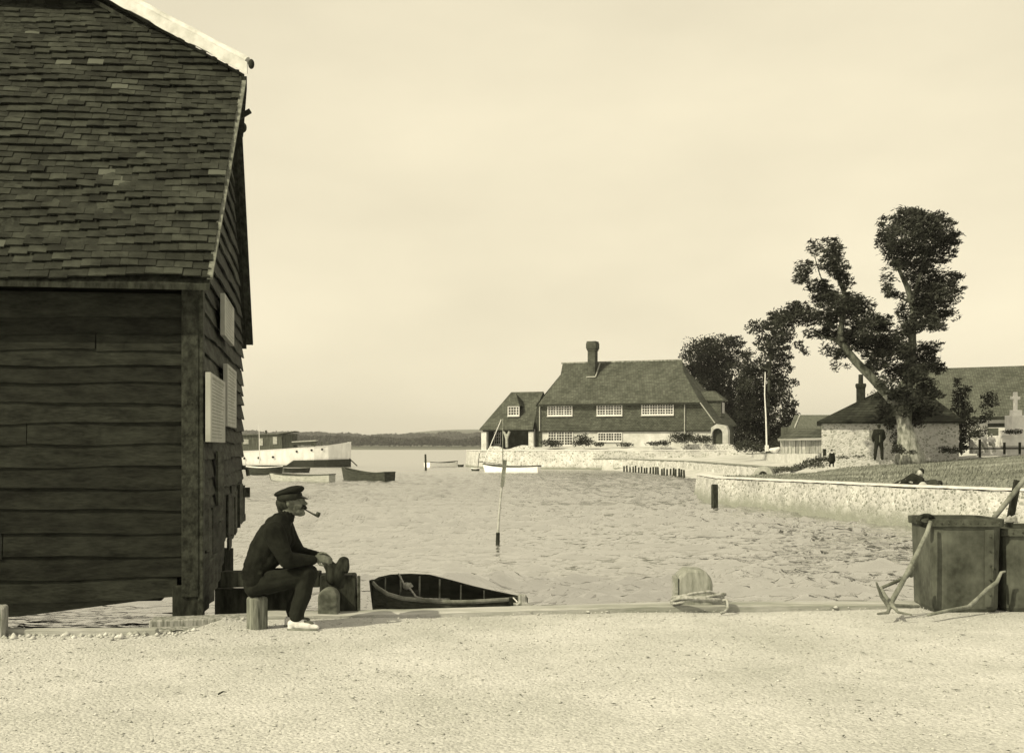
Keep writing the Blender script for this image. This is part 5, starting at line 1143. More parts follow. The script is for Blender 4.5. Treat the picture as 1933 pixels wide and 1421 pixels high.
def spiky(lst, seed, n=6, a0=.30, lean=(1, -.38)):      # ragged outline: small wind-drawn tufts round every lobe
    r = random.Random(seed); out = list(lst)
    for t in lst:
        px, py, rx, ry = t[:4]; df = t[4] if len(t) > 4 else 1
        for k in range(n):
            th = r.uniform(0, 2 * pi); q = r.uniform(.85, 1.2); s_ = r.uniform(.6, 1.2) * a0; m_ = (rx + ry) / 2
            x = px + rx * q * math.cos(th) + (r.uniform(0, .25) * rx if math.cos(th) > 0 else 0); y = py - ry * q * math.sin(th) - (r.uniform(0, .2) * ry)
            out.append((x, y, m_ * s_ * 1.25, m_ * s_ * .62, .75 * df))
    return out
big = root('leaning_tree', P(1717, 858, YT), 'great windblown tree with pale flared trunk forking into two bent stems', 'tree')
big_l = [(1729, 442, 52, 36), (1672, 448, 19, 28, .8), (1709, 415, 24, 16), (1758, 416, 30, 15), (1783, 452, 22, 27), (1698, 479, 26, 22), (1755, 481, 32, 16), (1709, 500, 24, 11), (1781, 493, 12, 4, .6),
 (1673, 527, 12, 18, .35), (1676, 547, 10, 9, .8), (1690, 556, 16, 8), (1760, 529, 36, 22), (1782, 556, 28, 24), (1748, 562, 24, 24), (1779, 595, 27, 13), (1750, 603, 25, 20), (1704, 584, 13, 14, .5), (1706, 600, 10, 12, .7), (1770, 617, 15, 8), (1729, 615, 18, 14),
 (1537, 467, 13, 16, .5), (1574, 473, 18, 20), (1573, 498, 22, 18), (1584, 517, 18, 10), (1596, 535, 11, 14, .8), (1518, 508, 18, 12, .8), (1514, 527, 15, 9, .8), (1545, 541, 22, 11), (1549, 562, 17, 14),
 (1607, 566, 26, 12), (1620, 581, 25, 16), (1578, 577, 27, 18), (1500, 585, 22, 12), (1483, 603, 22, 14), (1520, 599, 24, 16), (1566, 603, 28, 16), (1657, 603, 21, 9), (1665, 618, 18, 10), (1626, 608, 28, 16), (1543, 630, 22, 10, .8), (1582, 632, 25, 14), (1626, 634, 28, 16), (1675, 639, 28, 13),
 (1563, 660, 14, 12, .4), (1577, 690, 8, 12, .3), (1598, 690, 9, 5, .3), (1583, 668, 13, 10, .8), (1636, 652, 24, 16), (1655, 680, 22, 16), (1690, 662, 28, 17), (1748, 656, 26, 11), (1740, 679, 32, 15), (1771, 696, 16, 9), (1719, 703, 24, 17), (1643, 698, 13, 12), (1667, 724, 16, 12, .7), (1698, 741, 22, 15), (1740, 728, 26, 14, .8), (1758, 745, 22, 9), (1726, 761, 26, 12),
 (1668, 776, 16, 18, .9), (1680, 799, 13, 10, .9), (1729, 784, 20, 10), (1752, 774, 20, 12), (1735, 800, 10, 7, .6), (1600, 640, 16, 14), (1690, 700, 22, 18), (1700, 630, 14, 14, .8), (1712, 660, 14, 14), (1668, 655, 18, 16), (1735, 700, 20, 16), (1700, 770, 14, 12, .7), (1575, 560, 14, 12), (1600, 590, 18, 14), (1740, 575, 20, 18), (1715, 620, 10, 12, .8), (1716, 520, 12, 14, .7), (1742, 506, 14, 12), (1726, 545, 12, 14, .6), (1590, 660, 12, 14, .6)]
foliage('crown', lob(spiky(big_l, 5), YT, 1.0, 1, 1.12), .80, .165, M['leaf'], big, wind=(.9, .1, .38), wk=.62, seed=1, gap=.10, asp=.34, jitter=.34, streak=1.4)
mb = MB(); k = YT / F
def limb(mb, pts, n=14, dys=None):
    for i in range(len(pts) - 1):
        a_, b_ = pts[i], pts[i + 1]; da = dys[i] if dys else 0; db = dys[i + 1] if dys else 0
        mb.cap(P(a_[0], a_[1], YT + da), a_[2] * k, P(b_[0], b_[1], YT + db), b_[2] * k, n)
limb(mb, [(1717, 868, 26), (1715, 852, 23), (1713, 830, 19), (1709, 810, 15), (1705, 792, 13)])
limb(mb, [(1700, 868, 12), (1706, 845, 12)]); limb(mb, [(1740, 866, 9), (1726, 845, 12)])
limb(mb, [(1706, 798, 11), (1704, 795, 11), (1694, 768, 9.5), (1672, 742, 9)])
tb = mb; mb = MB()
limb(mb, [(1672, 742, 9), (1645, 712, 8.5), (1617, 684, 8), (1597, 660, 7.5), (1586, 634, 6.5), (1590, 605, 5.5), (1600, 565, 4.5), (1586, 535, 4), (1572, 500, 3)])
limb(mb, [(1590, 655, 4), (1575, 640, 3.5), (1560, 638, 2.5), (1535, 625, 2)]); limb(mb, [(1598, 565, 3.5), (1560, 548, 3), (1548, 520, 2), (1538, 485, 1.5)])
limb(mb, [(1710, 795, 11), (1713, 740, 10.5), (1714, 700, 9.5), (1722, 660, 8), (1722, 630, 7.5), (1725, 600, 6.5), (1722, 570, 6), (1712, 540, 5.5), (1700, 515, 4), (1692, 500, 3)], dys=[0, .3, .3, .2, 0, 0, 0, 0, 0, 0])
limb(mb, [(1722, 572, 3.5), (1700, 562, 2.6), (1675, 549, 1.8)]); limb(mb, [(1725, 560, 4), (1738, 515, 4), (1745, 490, 3.5), (1756, 462, 2)]); limb(mb, [(1722, 640, 4), (1705, 626, 2)])
tr = tb.build('trunk', M['bark'], big, remesh=.07, sm_iter=3); mb.build('boughs', mat('bough_bark', .07, .20, 3.5, (2, 2, .7), fine=.5, fscale=9, bump=.8, bdist=.03), tr, remesh=.06, sm_iter=2)
# trees beyond the house
YA = 142.0
def tree(name, lst, Y0, label, trunk, seed, size=.34, m=None, gap=.05, dens=.62, bark=None, wind=(.6, 0, .5), group=None, base=None, g=1.2):
    bx, by = base or trunk[0][:2]; rt = root(name, P(bx, by, Y0), label, 'tree', group)
    foliage('crown', lob(spiky(lst, seed, 5, .34), Y0, 1.0, seed, g), dens, size, m or M['leaf_far'], rt, wind=wind, wk=.45, seed=seed, gap=gap)
    mb = MB(); k = Y0 / F
    for br in (trunk if isinstance(trunk[0], list) else [trunk]):
        for i in range(len(br) - 1): mb.cap(P(br[i][0], br[i][1], Y0), br[i][2] * k, P(br[i + 1][0], br[i + 1][1], Y0), br[i + 1][2] * k, 9)
    mb.build('trunk', bark or M['bark_dark'], rt, remesh=.12, sm_iter=1); return rt
tree('broad_tree', [(1322, 661, 26, 20), (1351, 656, 28, 18), (1387, 648, 15, 12), (1294, 672, 12, 9, .7), (1311, 692, 18, 17), (1345, 688, 33, 24), (1377, 680, 24, 18), (1351, 718, 30, 22), (1377, 739, 26, 18), (1381, 768, 26, 18), (1362, 770, 22, 20), (1380, 805, 24, 20), (1398, 834, 14, 14), (1335, 712, 22, 18), (1320, 700, 14, 14), (1400, 720, 14, 16), (1350, 745, 20, 16), (1395, 790, 18, 20), (1410, 670, 10, 12, .6), (1405, 750, 14, 14)],
     YA, 'broad dark round headed tree rising behind the house roof', [[(1372, 856, 5), (1368, 790, 4.5), (1352, 720, 4), (1345, 680, 2)], [(1366, 760, 3), (1385, 700, 2)], [(1372, 800, 3), (1400, 760, 2)]], 21, base=(1372, 852))
YB = 105.0
tree('tall_tree', [(1429, 619, 20, 12, .8), (1455, 612, 18, 10), (1470, 598, 18, 12), (1450, 642, 22, 13), (1478, 629, 20, 15), (1461, 661, 24, 14), (1474, 680, 17, 12), (1507, 651, 9, 7, .6), (1516, 662, 9, 6, .5), (1523, 668, 5, 4, .5), (1462, 700, 26, 10), (1496, 723, 11, 7, .7), (1419, 713, 20, 9, .7), (1448, 730, 32, 15), (1472, 749, 21, 12), (1438, 760, 27, 15, .8), (1488, 768, 14, 10), (1461, 784, 30, 12, .8), (1448, 808, 30, 16, .9), (1420, 832, 22, 14, .8), (1461, 836, 20, 14), (1410, 690, 9, 5, .5), (1490, 790, 12, 9), (1430, 780, 22, 14), (1425, 805, 18, 14), (1480, 810, 16, 14), (1452, 820, 22, 14), (1440, 678, 14, 9, .7), (1470, 718, 16, 10), (1412, 700, 16, 16), (1414, 735, 18, 18), (1432, 700, 18, 14, .8), (1410, 770, 18, 18), (1408, 805, 16, 16), (1442, 750, 20, 16)],
     YB, 'taller ragged tree behind the flagpole, sky showing through its branches', [[(1450, 856, 5), (1449, 790, 4), (1452, 720, 3.6), (1455, 670, 3.2), (1447, 635, 2)], [(1452, 700, 2.4), (1435, 692, 1.8), (1400, 702, 1.2)], [(1455, 672, 2.2), (1478, 655, 1.5), (1503, 651, 1)], [(1452, 672, 2), (1430, 655, 1.5)]], 22, size=.26, gap=.10, base=(1450, 852))
tree('cypress', [(1806, 722, 6, 10, .8), (1812, 745, 15, 16), (1816, 770, 19, 18), (1817, 797, 20, 20), (1815, 825, 18, 20), (1813, 845, 15, 10), (1824, 735, 8, 8, .7)], 70, 'dark upright columnar cypress beside the pale stone pier', [(1815, 856, 4), (1814, 800, 3), (1812, 745, 1.5)], 23, size=.17, gap=.0, wind=(0, 0, 1), g=1.0)
tree('small_tree', [(1866, 748, 14, 9, .5), (1872, 758, 12, 8, .5), (1862, 768, 12, 10, .5), (1866, 785, 11, 8, .5), (1856, 792, 10, 6, .5)], 69, 'thin young tree with sparse leaves before the great roof', [(1861, 835, 1.6), (1863, 790, 1.3), (1867, 755, .8)], 24, size=.16, gap=.2, bark=M['bark_dark'], g=1.2)
def bush(name, lst, Y0, label, seed, size=.12, m=None, gap=.1, dens=.55, cat='bush', wind=(.3, 0, .8), group=None):
    x = sum(t[0] for t in lst) / len(lst); y = max(t[1] + t[3] for t in lst); o = foliage(name, lob(lst, Y0, .5, seed), dens, size, m or M['leaf_soft'], None, wind=wind, wk=.4, seed=seed, gap=gap, label=label, cat=cat, origin=tuple(P(x, y, Y0)))
    if group: o['group'] = group
    return o
bush('shrub', [(1035, 835, 14, 6), (1048, 838, 12, 5)], 128.6, 'low dark shrub under the left ground floor window of the big house', 31, .2)
bush('shrub', [(1099, 829, 12, 9), (1108, 834, 14, 7), (1090, 836, 10, 5)], 125.6, 'rounded bush between the two ground floor windows of the big house', 32, .2)
bush('shrub', [(1130, 838, 10, 4), (1180, 839, 14, 3.5)], 124.5, 'low flowering plants under the second ground floor window', 33, .18)
bush('shrub', [(1238, 837, 18, 4), (1255, 835, 10, 5)], 122.5, 'thin line of pale garden plants on the middle of the terrace', 34, .18)
bush('shrub', [(1278, 826, 14, 9), (1292, 828, 12, 8), (1300, 822, 8, 6)], 121, 'dark bushy shrub covering the foot of the right downpipe', 35, .2)
bush('shrub', [(1318, 829, 18, 7), (1334, 829, 10, 7)], 120.5, 'long clipped dark shrub left of the arched stone porch', 36, .2)
bush('hedge', [(1408, 842, 22, 10), (1440, 846, 20, 7), (1465, 842, 14, 9)], 96, 'dark thicket in the shade at the foot of the tall ragged tree', 37, .2)
bush('shrub', [(1695, 846, 9, 7), (1702, 852, 8, 5), (1688, 851, 6, 5)], 58.9, 'small bush growing at the left foot of the great trunk', 38, .12)
bush('shrub', [(1722, 853, 7, 4)], 58.6, 'tiny clump of leaves at the front of the great trunk', 39, .10)
bush('ivy', [(1682, 815, 16, 18, .8), (1668, 790, 12, 14, .8), (1692, 832, 11, 16, .8)], 64.5, 'dark ivy spreading over the cottage front left of the great trunk', 40, .13, cat='ivy')
bush('ivy', [(1662, 750, 18, 12), (1676, 757, 16, 15), (1655, 762, 12, 9)], 66.5, 'dark mound of ivy smothering the cottage roof top', 44, .13, cat='ivy')
bush('hedge', [(1782, 848, 10, 6), (1800, 850, 12, 5)], 63, 'low dark growth under the fence by the cottage end', 41, .1)
bush('shrub', [(1850, 815, 14, 10), (1838, 822, 12, 8), (1832, 812, 8, 6, .6)], 68.5, 'dark shrub behind the stone pier and the sitting children', 42, .13)
bush('shrub', [(1908, 815, 12, 4), (1922, 814, 8, 4)], 65.6, 'dark wreath like plants laid on the memorial step', 43, .1)
# rough weeds on the bank
wl = [(1485, 884, 24, 4), (1510, 880, 14, 5), (1528, 872, 12, 6), (1545, 868, 12, 6), (1560, 866, 10, 5), (1590, 863, 12, 3, .6), (1622, 861, 12, 3, .5), (1540, 878, 22, 5, .7), (1465, 890, 14, 3)]
bush('weeds', wl, 56.5, 'tall rough weeds along the bank between lane and meadow', 45, .09, mat('weed_leaves', .05, .15, 2, bump=0, island=.4), cat='weeds')['kind'] = 'stuff'

# ================================================================ far shore
M['far_wood'] = mat('distant_woodland', .03, .07, .02, bump=0, rough=1, island=.2); M['far_field'] = mat('distant_fields', .10, .20, .004, (1, 3, 1), bump=0, rough=1)
xs = np.linspace(-1400, 900, 120); ys = np.array([1090, 1095, 1150, 1400, 2000, 2600, 3200, 3600]); zz = np.array([-1.2, .4, 1.6, 4, 10, 24, 52, 40])
X, Y = np.meshgrid(xs, ys); Z = np.repeat(zz[:, None], len(xs), 1).astype(float)
prof = .62 + .3 * vnoise(xs / 400, xs * 0, 2, 3, 1.6) + .45 * smooth01((xs + 500) / 700); far = smooth01((Y - 1500) / 1500)
Z = Z * (1 - far) + Z * prof[None, :] * far
tag(npmesh('far_shore', np.stack([X, Y, Z], -1).reshape(-1, 3), grid_faces(len(ys), len(xs)), M['far_field'], smooth=True), kind='structure')
def wood(name, Y0, px0, px1, topf, base, seed, n, size, label):
    r = np.random.default_rng(seed); px = r.uniform(px0, px1, n); top = topf(px); t = r.uniform(0, 1, n) ** .75; py = base + (top - base) * t * (1 - .0)
    Yd = Y0 + r.uniform(0, 60, n); x = (px - HX) / F * Yd; z = CAMZ - (py - HY) / F * Yd
    p = np.stack([x, Yd, z], -1); d = r.normal(size=(n, 3)); d /= np.linalg.norm(d, axis=1)[:, None]; q = r.normal(size=(n, 3)); q -= d * (q * d).sum(1)[:, None]; q /= np.linalg.norm(q, axis=1)[:, None]
    s_ = size * r.uniform(.5, 1.4, n)[:, None]; V = np.stack([p - d * s_, p + q * s_ * .7, p + d * s_, p - q * s_ * .7], 1).reshape(-1, 3)
    tag(npmesh(name, V, np.arange(4 * n).reshape(-1, 4), M['far_wood'], origin=(0, Y0, 0)), label, 'woodland', kind='stuff')
def top1(px): return 826.5 - 3.0 * vnoise(px / 14, px * 0, 4, 4, 1.0) - 4.0 * np.clip(vnoise(px / 45, px * 0, 14, 2, 1.0), -.3, 1)
def top2(px): return 819 - 2.0 * vnoise(px / 10, px * 0, 6, 4, 1.0) - 3.5 * smooth01((700 - px) / 110) - 2 * vnoise(px / 60, px * 0, 16, 2, 1.)
wood('distant_trees', 1165, 280, 960, top1, 840, 1, 22000, 1.5, 'belt of hazy trees along the far shore of the harbour')
wood('distant_trees', 2000, 150, 1020, top2, 832, 2, 14000, 2.6, 'fainter more distant line of trees on rising ground beyond the shore')
# haze
mb = MB(); mb.box((-200, 1880, 42), (6000, 3900, 92)); hz = mb.build('haze', None); tag(hz, 'thin summer haze over the water', 'haze', kind='stuff')
hm = bpy.data.materials.new('haze'); hm.use_nodes = True; nt = hm.node_tree; nt.nodes.clear(); pv = nt.nodes.new('ShaderNodeVolumePrincipled'); ou = nt.nodes.new('ShaderNodeOutputMaterial')
pv.inputs['Density'].default_value = .00018; pv.inputs['Color'].default_value = (.995, .995, .995, 1); pv.inputs['Anisotropy'].default_value = .2; nt.links.new(pv.outputs[0], ou.inputs['Volume']); hz.data.materials.append(hm)
# ================================================================ people
M['skin'] = mat('weathered_skin', .11, .20, 14, fine=.2, fscale=60, bump=.25, bdist=.003, rough=.55)
M['skin_l'] = mat('fair_skin', .34, .46, 8, bump=0, rough=.6)
M['hair'] = mat('grizzled_hair', .025, .075, 40, (1, 1, .4), bump=.8, bdist=.004)
M['hair_d'] = mat('dark_hair', .02, .05, 20, bump=.3)
M['jersey'] = mat('dark_knitted_jersey', .012, .028, 9, (1, 1, 1), fine=.4, fscale=90, bump=.7, bdist=.004, rough=.95)
M['serge'] = mat('dark_serge_trousers', .016, .034, 5, fine=.3, fscale=70, bump=.4, bdist=.004, rough=.95)
M['suit'] = mat('dark_suit_cloth', .016, .036, 6, fine=.2, bump=.2, rough=.95)
M['canvas'] = mat('white_canvas_shoe', .58, .76, 20, fine=.2, bump=.3, bdist=.003, rough=.8)
M['sole'] = mat('shoe_sole', .18, .28, 10)
M['cloth_l'] = mat('pale_cotton', .50, .68, 6, bump=0)

def crumple(o, st, sz):               # cloth folds: real displacement of the surface
    tx = bpy.data.textures.new('folds', 'CLOUDS'); tx.noise_scale = sz; tx.noise_depth = 2
    d = o.modifiers.new('folds', 'DISPLACE'); d.texture = tx; d.strength = st; d.mid_level = .5
def sailor():
    y0 = 10.80                                          # depth of his middle
    def Q(px, py, dy=0.0): return P(px, py, 10.80) + Vector((0, dy, 0))
    k = 10.8 / F
    rt = root('person', (Q(500, 1188).x, y0, 0), 'seated sailor in peaked cap and dark jersey smoking a pipe, white canvas shoes', 'person')
    # ---- body: one continuous surface, head, trunk, arms, legs and the two hands
    b = MB()
    b.ell(Q(546, 944), (.098, .076, .112), 12, 18)                                  # skull
    b.ell(Q(556, 951), (.070, .066, .085), 10, 14)                                  # face block
    b.cap(Q(556, 962), .050, Q(567, 967), .036); b.cap(Q(570, 968), .026, Q(572, 968.5), .020)   # jaw and chin
    b.cap(Q(569, 941), .030, Q(570.5, 944), .024)                                   # brow
    b.cap(Q(573, 944), .0075, Q(578.2, 950.3), .0135); b.cap(Q(575.5, 951), .014, Q(571, 951), .016)       # nose
    for s_ in (-1, 1):
        b.cap(Q(566, 954, .034 * s_), .026, Q(560, 952, .052 * s_), .022)           # cheeks
        b.ell(Q(547.5, 949.5, .080 * s_), (.017, .013, .031), 8, 10)                # ears
    b.cap(Q(573, 960.5), .012, Q(574.5, 961), .010)                                 # lips
    b.chain([Q(546, 958), Q(541, 972), Q(534, 990)], [.056, .058, .075])            # neck
    for s_ in (-1, 1):
        d = .085 * s_
        b.chain([Q(488, 1100, d), Q(490, 1068, d), Q(503, 1034, d), Q(520, 1006, d * 1.1), Q(531, 992, d * 1.1)], [.095, .095, .105, .10, .07])
    # arms
    arms = {-1: [Q(526, 1000, -.20), Q(549, 1052, -.22), Q(597, 1055, -.10)], 1: [Q(528, 1000, .20), Q(555, 1049, .22), Q(598, 1050, .06)]}
    b.chain(arms[-1], [.062, .045, .029]); b.chain(arms[1], [.062, .045, .029])
    # legs
    legs = {-1: [Q(488, 1102, -.09), Q(582, 1083, -.12), Q(563, 1160, -.11)], 1: [Q(488, 1102, .09), Q(578, 1085, .13), Q(548, 1160, .12)]}
    for s_ in (-1, 1):
        b.chain(legs[s_], [.085, .062, .040]); a_ = legs[s_][2]; b.cap(a_ + Vector((-.01, 0, -.05)), .03, a_ + Vector((.13, 0, -.065)), .026)
    # hands: palm, four bent fingers of their own lengths, thumb from the side of the palm
    def hand(palm, d, up, side, lens, curl, rad=.0085):
        d = d.normalized(); side = side.normalized(); up = side.cross(d).normalized() if up is None else up.normalized()
        for t in (-1, -.33, .33, 1): b.cap(palm - d * .038 + side * .018 * t, .016, palm + d * .030 + side * .028 * t, .0125)
        for i, t in enumerate((-1, -.33, .33, 1)):
            p = palm + d * .036 + side * .028 * t; dd = d.copy(); L_ = lens[i]
            for seg, c in zip((.44, .31, .25), curl):
                M_ = Matrix.Rotation(c, 3, side); dd = M_ @ dd; p2 = p + dd * L_ * seg; b.cap(p, rad, p2, rad * .93, 8); p = p2
        p = palm - d * .018 - side * .030; dd = (d * .6 - side * .75 + up * -.1).normalized(); p2 = p + dd * .036; b.cap(p, .0125, p2, .0105, 8)
        dd = (d * .95 - side * .15).normalized(); b.cap(p2, .0105, p2 + dd * .030, .0085, 8)
    # near hand laid over the knee side, far hand resting on the bollard head
    hand(Q(608, 1053, -.08), Vector((1, .10, -.10)), None, Vector((.1, .55, .8)), (.068, .078, .074, .058), (.35, .7, .6))
    hand(Q(612, 1048, .05), Vector((1, -.35, -.25)), None, Vector((.2, .9, -.35)), (.070, .080, .074, .060), (.45, .55, .45))
    body = b.build('body', M['skin'], rt, remesh=.0052, sm_iter=3)
    # ---- hair, beard and moustache
    h = MB(); h.ell(Q(540, 949), (.092, .080, .075), 10, 16); h.cap(Q(531, 953), .045, Q(531, 962), .034); h.ell(Q(546, 941), (.10, .080, .05)); h.build('hair', M['hair'], rt, remesh=.006, sm_iter=2)
    h = MB(); h.cap(Q(574.5, 955.5, -.016), .013, Q(577.5, 958.5, 0), .012); h.cap(Q(574.5, 955.5, .016), .013, Q(577.5, 958.5, 0), .012); h.cap(Q(572, 958, -.03), .010, Q(576, 957, -.01), .012); h.build('moustache', M['hair_d'], rt, remesh=.004, sm_iter=1)
    h = MB(); h.cap(Q(563, 964, -.03), .026, Q(571, 968.5, -.008), .024); h.cap(Q(563, 964, .03), .026, Q(571, 968.5, .008), .024); h.cap(Q(557, 960, -.052), .016, Q(563, 966, -.034), .02); h.build('beard', mat('grey_stubble', .10, .2, 30, bump=.5), rt, remesh=.0055, sm_iter=2)
    # ---- cap
    R_ = Matrix.Rotation(R(-13), 3, 'Y')
    c = MB(); c.ell(Q(544.5, 928), (.131, .118, .036), 10, 24, rot=R_); c.ell(Q(552, 926), (.108, .105, .042), 10, 20, rot=R_); c.cap(Q(567, 921, -.05), .020, Q(567, 921, .05), .020); cap_ = c.build('cap', M['suit'], rt, remesh=.006, sm_iter=2)
    c = MB(); R2 = Matrix.Rotation(R(-6), 3, 'Y'); c.lathe(Q(546.5, 937.5), [(.101, -.026), (.108, -.022), (.112, .0), (.110, .024), (.09, .028)], 28, axis=Matrix.Diagonal((1.0, .86, 1.0)).to_3x3() @ R2 if False else R2); c.build('cap_band', M['hair_d'], cap_, smooth=True)
    v = MB(); V = []; n = 14
    for i in range(n + 1):
        t = -1.15 + 2.3 * i / n; x0 = .095 * math.cos(t); yy = .098 * math.sin(t); ex = max(0, math.cos(t * 1.25)) ** .6 * .068
        a_ = Q(547, 935.5) + Vector((x0, yy, .006)); o_ = a_ + Vector((ex, 0, -ex * .52)); V += [a_ + Vector((0, 0, .004)), o_ + Vector((0, 0, .003)), o_ - Vector((0, 0, .002)), a_ - Vector((0, 0, .004))]
    f = []
    for i in range(n):
        for j in range(4): f.append((i * 4 + j, i * 4 + (j + 1) % 4, (i + 1) * 4 + (j + 1) % 4, (i + 1) * 4 + j))
    v.add(V, f); v.build('visor', mat('cap_visor', .012, .02, 5, bump=0, rough=.35), cap_, smooth=True)
    # ---- jersey
    j = MB()
    for s_ in (-1, 1):
        d = .085 * s_
        j.chain([Q(486, 1072, d), Q(512, 1048, d), Q(535, 1018, d * 1.05)], [.10, .105, .09])
        j.chain([Q(486, 1098, d), Q(486, 1080, d), Q(488, 1066, d), Q(503, 1034, d), Q(517, 1008, d * 1.15), Q(529, 996, d * 1.2)], [.110, .113, .112, .133, .124, .088])
        j.cap(Q(529, 994, d * .5), .085, Q(526, 998, d * 2.3), .078)
    j.chain([Q(520, 992), Q(535, 980), Q(541, 975)], [.10, .074, .066]); 
    j.cap(Q(541, 975), .068, Q(544, 967.5), .062)
    for s_, ps in arms.items():
        m_ = ps[1].lerp(ps[2], .5); j.chain([ps[0], ps[0].lerp(ps[1], .5) + Vector((-.006, 0, 0)), ps[1], m_, ps[2] + (ps[1] - ps[2]) * .08], [.092, .084, .070, .058, .044])
        for q in (.25, .5, .72, .9): j.cap(ps[0].lerp(ps[1], q) + Vector((.028, -.02 * (q > .5), 0)), .050, ps[0].lerp(ps[1], q) + Vector((-.03, .0, .012)), .048)
        j.cap(ps[1] + Vector((.02, 0, .04)), .035, ps[1] + Vector((.06, 0, .03)), .03)
    for s_ in (-1, 1): j.chain([Q(529, 985, .04 * s_), Q(528, 996, .12 * s_), Q(524, 1003, .20 * s_)], [.085, .088, .085]); j.cap(Q(536, 985, .03 * s_), .072, Q(532, 1004, .10 * s_), .09)
    for q in (0, 1, 2): j.cap(Q(470 + q * 2, 1086 - q * 12, -.13), .04, Q(500, 1078 - q * 13, -.17), .022)        # folds at the waist
    jo = j.build('jersey', M['jersey'], rt, remesh=.0075, sm_iter=4); crumple(jo, .016, .09)
    cu = MB(); cu.tube([Q(540, 980), Q(543.5, 970.5)], [.070, .064], 20); cu.build('collar', M['jersey'], jo, smooth=True)
    # ---- trousers
    t = MB()
    t.chain([Q(486, 1103, -.09), Q(486, 1103, .09)], [.104, .104]); t.chain([Q(488, 1085, -.08), Q(488, 1085, .08)], [.108, .108])
    for s_, ps in legs.items():
        kn = ps[1]; an = ps[2]; mid = ps[0].lerp(kn, .5)
        t.chain([ps[0], mid + Vector((0, 0, .0)), kn], [.102, .096, .082]); m2 = kn.lerp(an, .5) + Vector((.012, 0, 0)); t.chain([kn, m2, an + Vector((.004, 0, .030)), an + Vector((.006, 0, .008))], [.083, .075, .067, .064])
        t.cap(kn + Vector((-.10, -.02, -.06)), .045, kn + Vector((-.02, 0, -.08)), .05)
        t.cap(kn + Vector((-.30, -.03, -.01)), .06, kn + Vector((-.04, -.02, .01)), .055)
    crumple(t.build('trousers', M['serge'], rt, remesh=.0075, sm_iter=4), .016, .075)
    # ---- shoes
    for s_, ps in legs.items():
        an = ps[2]; x, y = an.x - .005, an.y; sh = MB(); 
        sh.cap((x - .035, y, .055), .036, (x + .02, y, .062), .040); sh.cap((x, y, .085), .036, (x + .055, y, .060), .034); sh.cap((x + .02, y, .046), .040, (x + .12, y - .005, .034), .034); sh.cap((x + .12, y - .005, .032), .033, (x + .185, y - .008, .024), .022)
        sh.cap((x - .04, y, .02), .030, (x - .03, y, .05), .035)
        s_o = sh.build('shoe', M['canvas'], rt, remesh=.006, sm_iter=3)
        so_ = MB(); so_.prism([(x - .068, y - .03, .0), (x + .0, y - .038, .0), (x + .13, y - .042, .0), (x + .19, y - .03, .004), (x + .205, y, .006), (x + .185, y + .028, .004), (x + .12, y + .036, .0), (x, y + .034, 0), (x - .068, y + .028, 0)], (0, 0, .016)); so_.build('sole', M['sole'], s_o)
    # ---- pipe: held in the mouth, a thing of its own
    pm = mat('briar_pipe', .03, .08, 10, bump=0, rough=.35)
    pr = root('tobacco_pipe', Q(592, 970), 'briar tobacco pipe clenched in the seated sailor\'s mouth', 'pipe')
    p = MB(); p.tube([Q(574.5, 960.5, -.004), Q(580, 963.5, -.006), Q(590, 969, -.01), Q(597, 972.5, -.01)], [.0055, .006, .0075, .010], 10); p.build('stem', pm, pr, smooth=True)
    p = MB(); A_ = Matrix.Rotation(R(18), 3, 'Y'); p.lathe(Q(600.5, 971.5, -.01), [(.004, -.022), (.014, -.018), (.019, -.006), (.020, .008), (.0185, .024), (.013, .024), (.012, .008)], 16, axis=A_); p.build('bowl', pm, pr, smooth=True)
sailor()

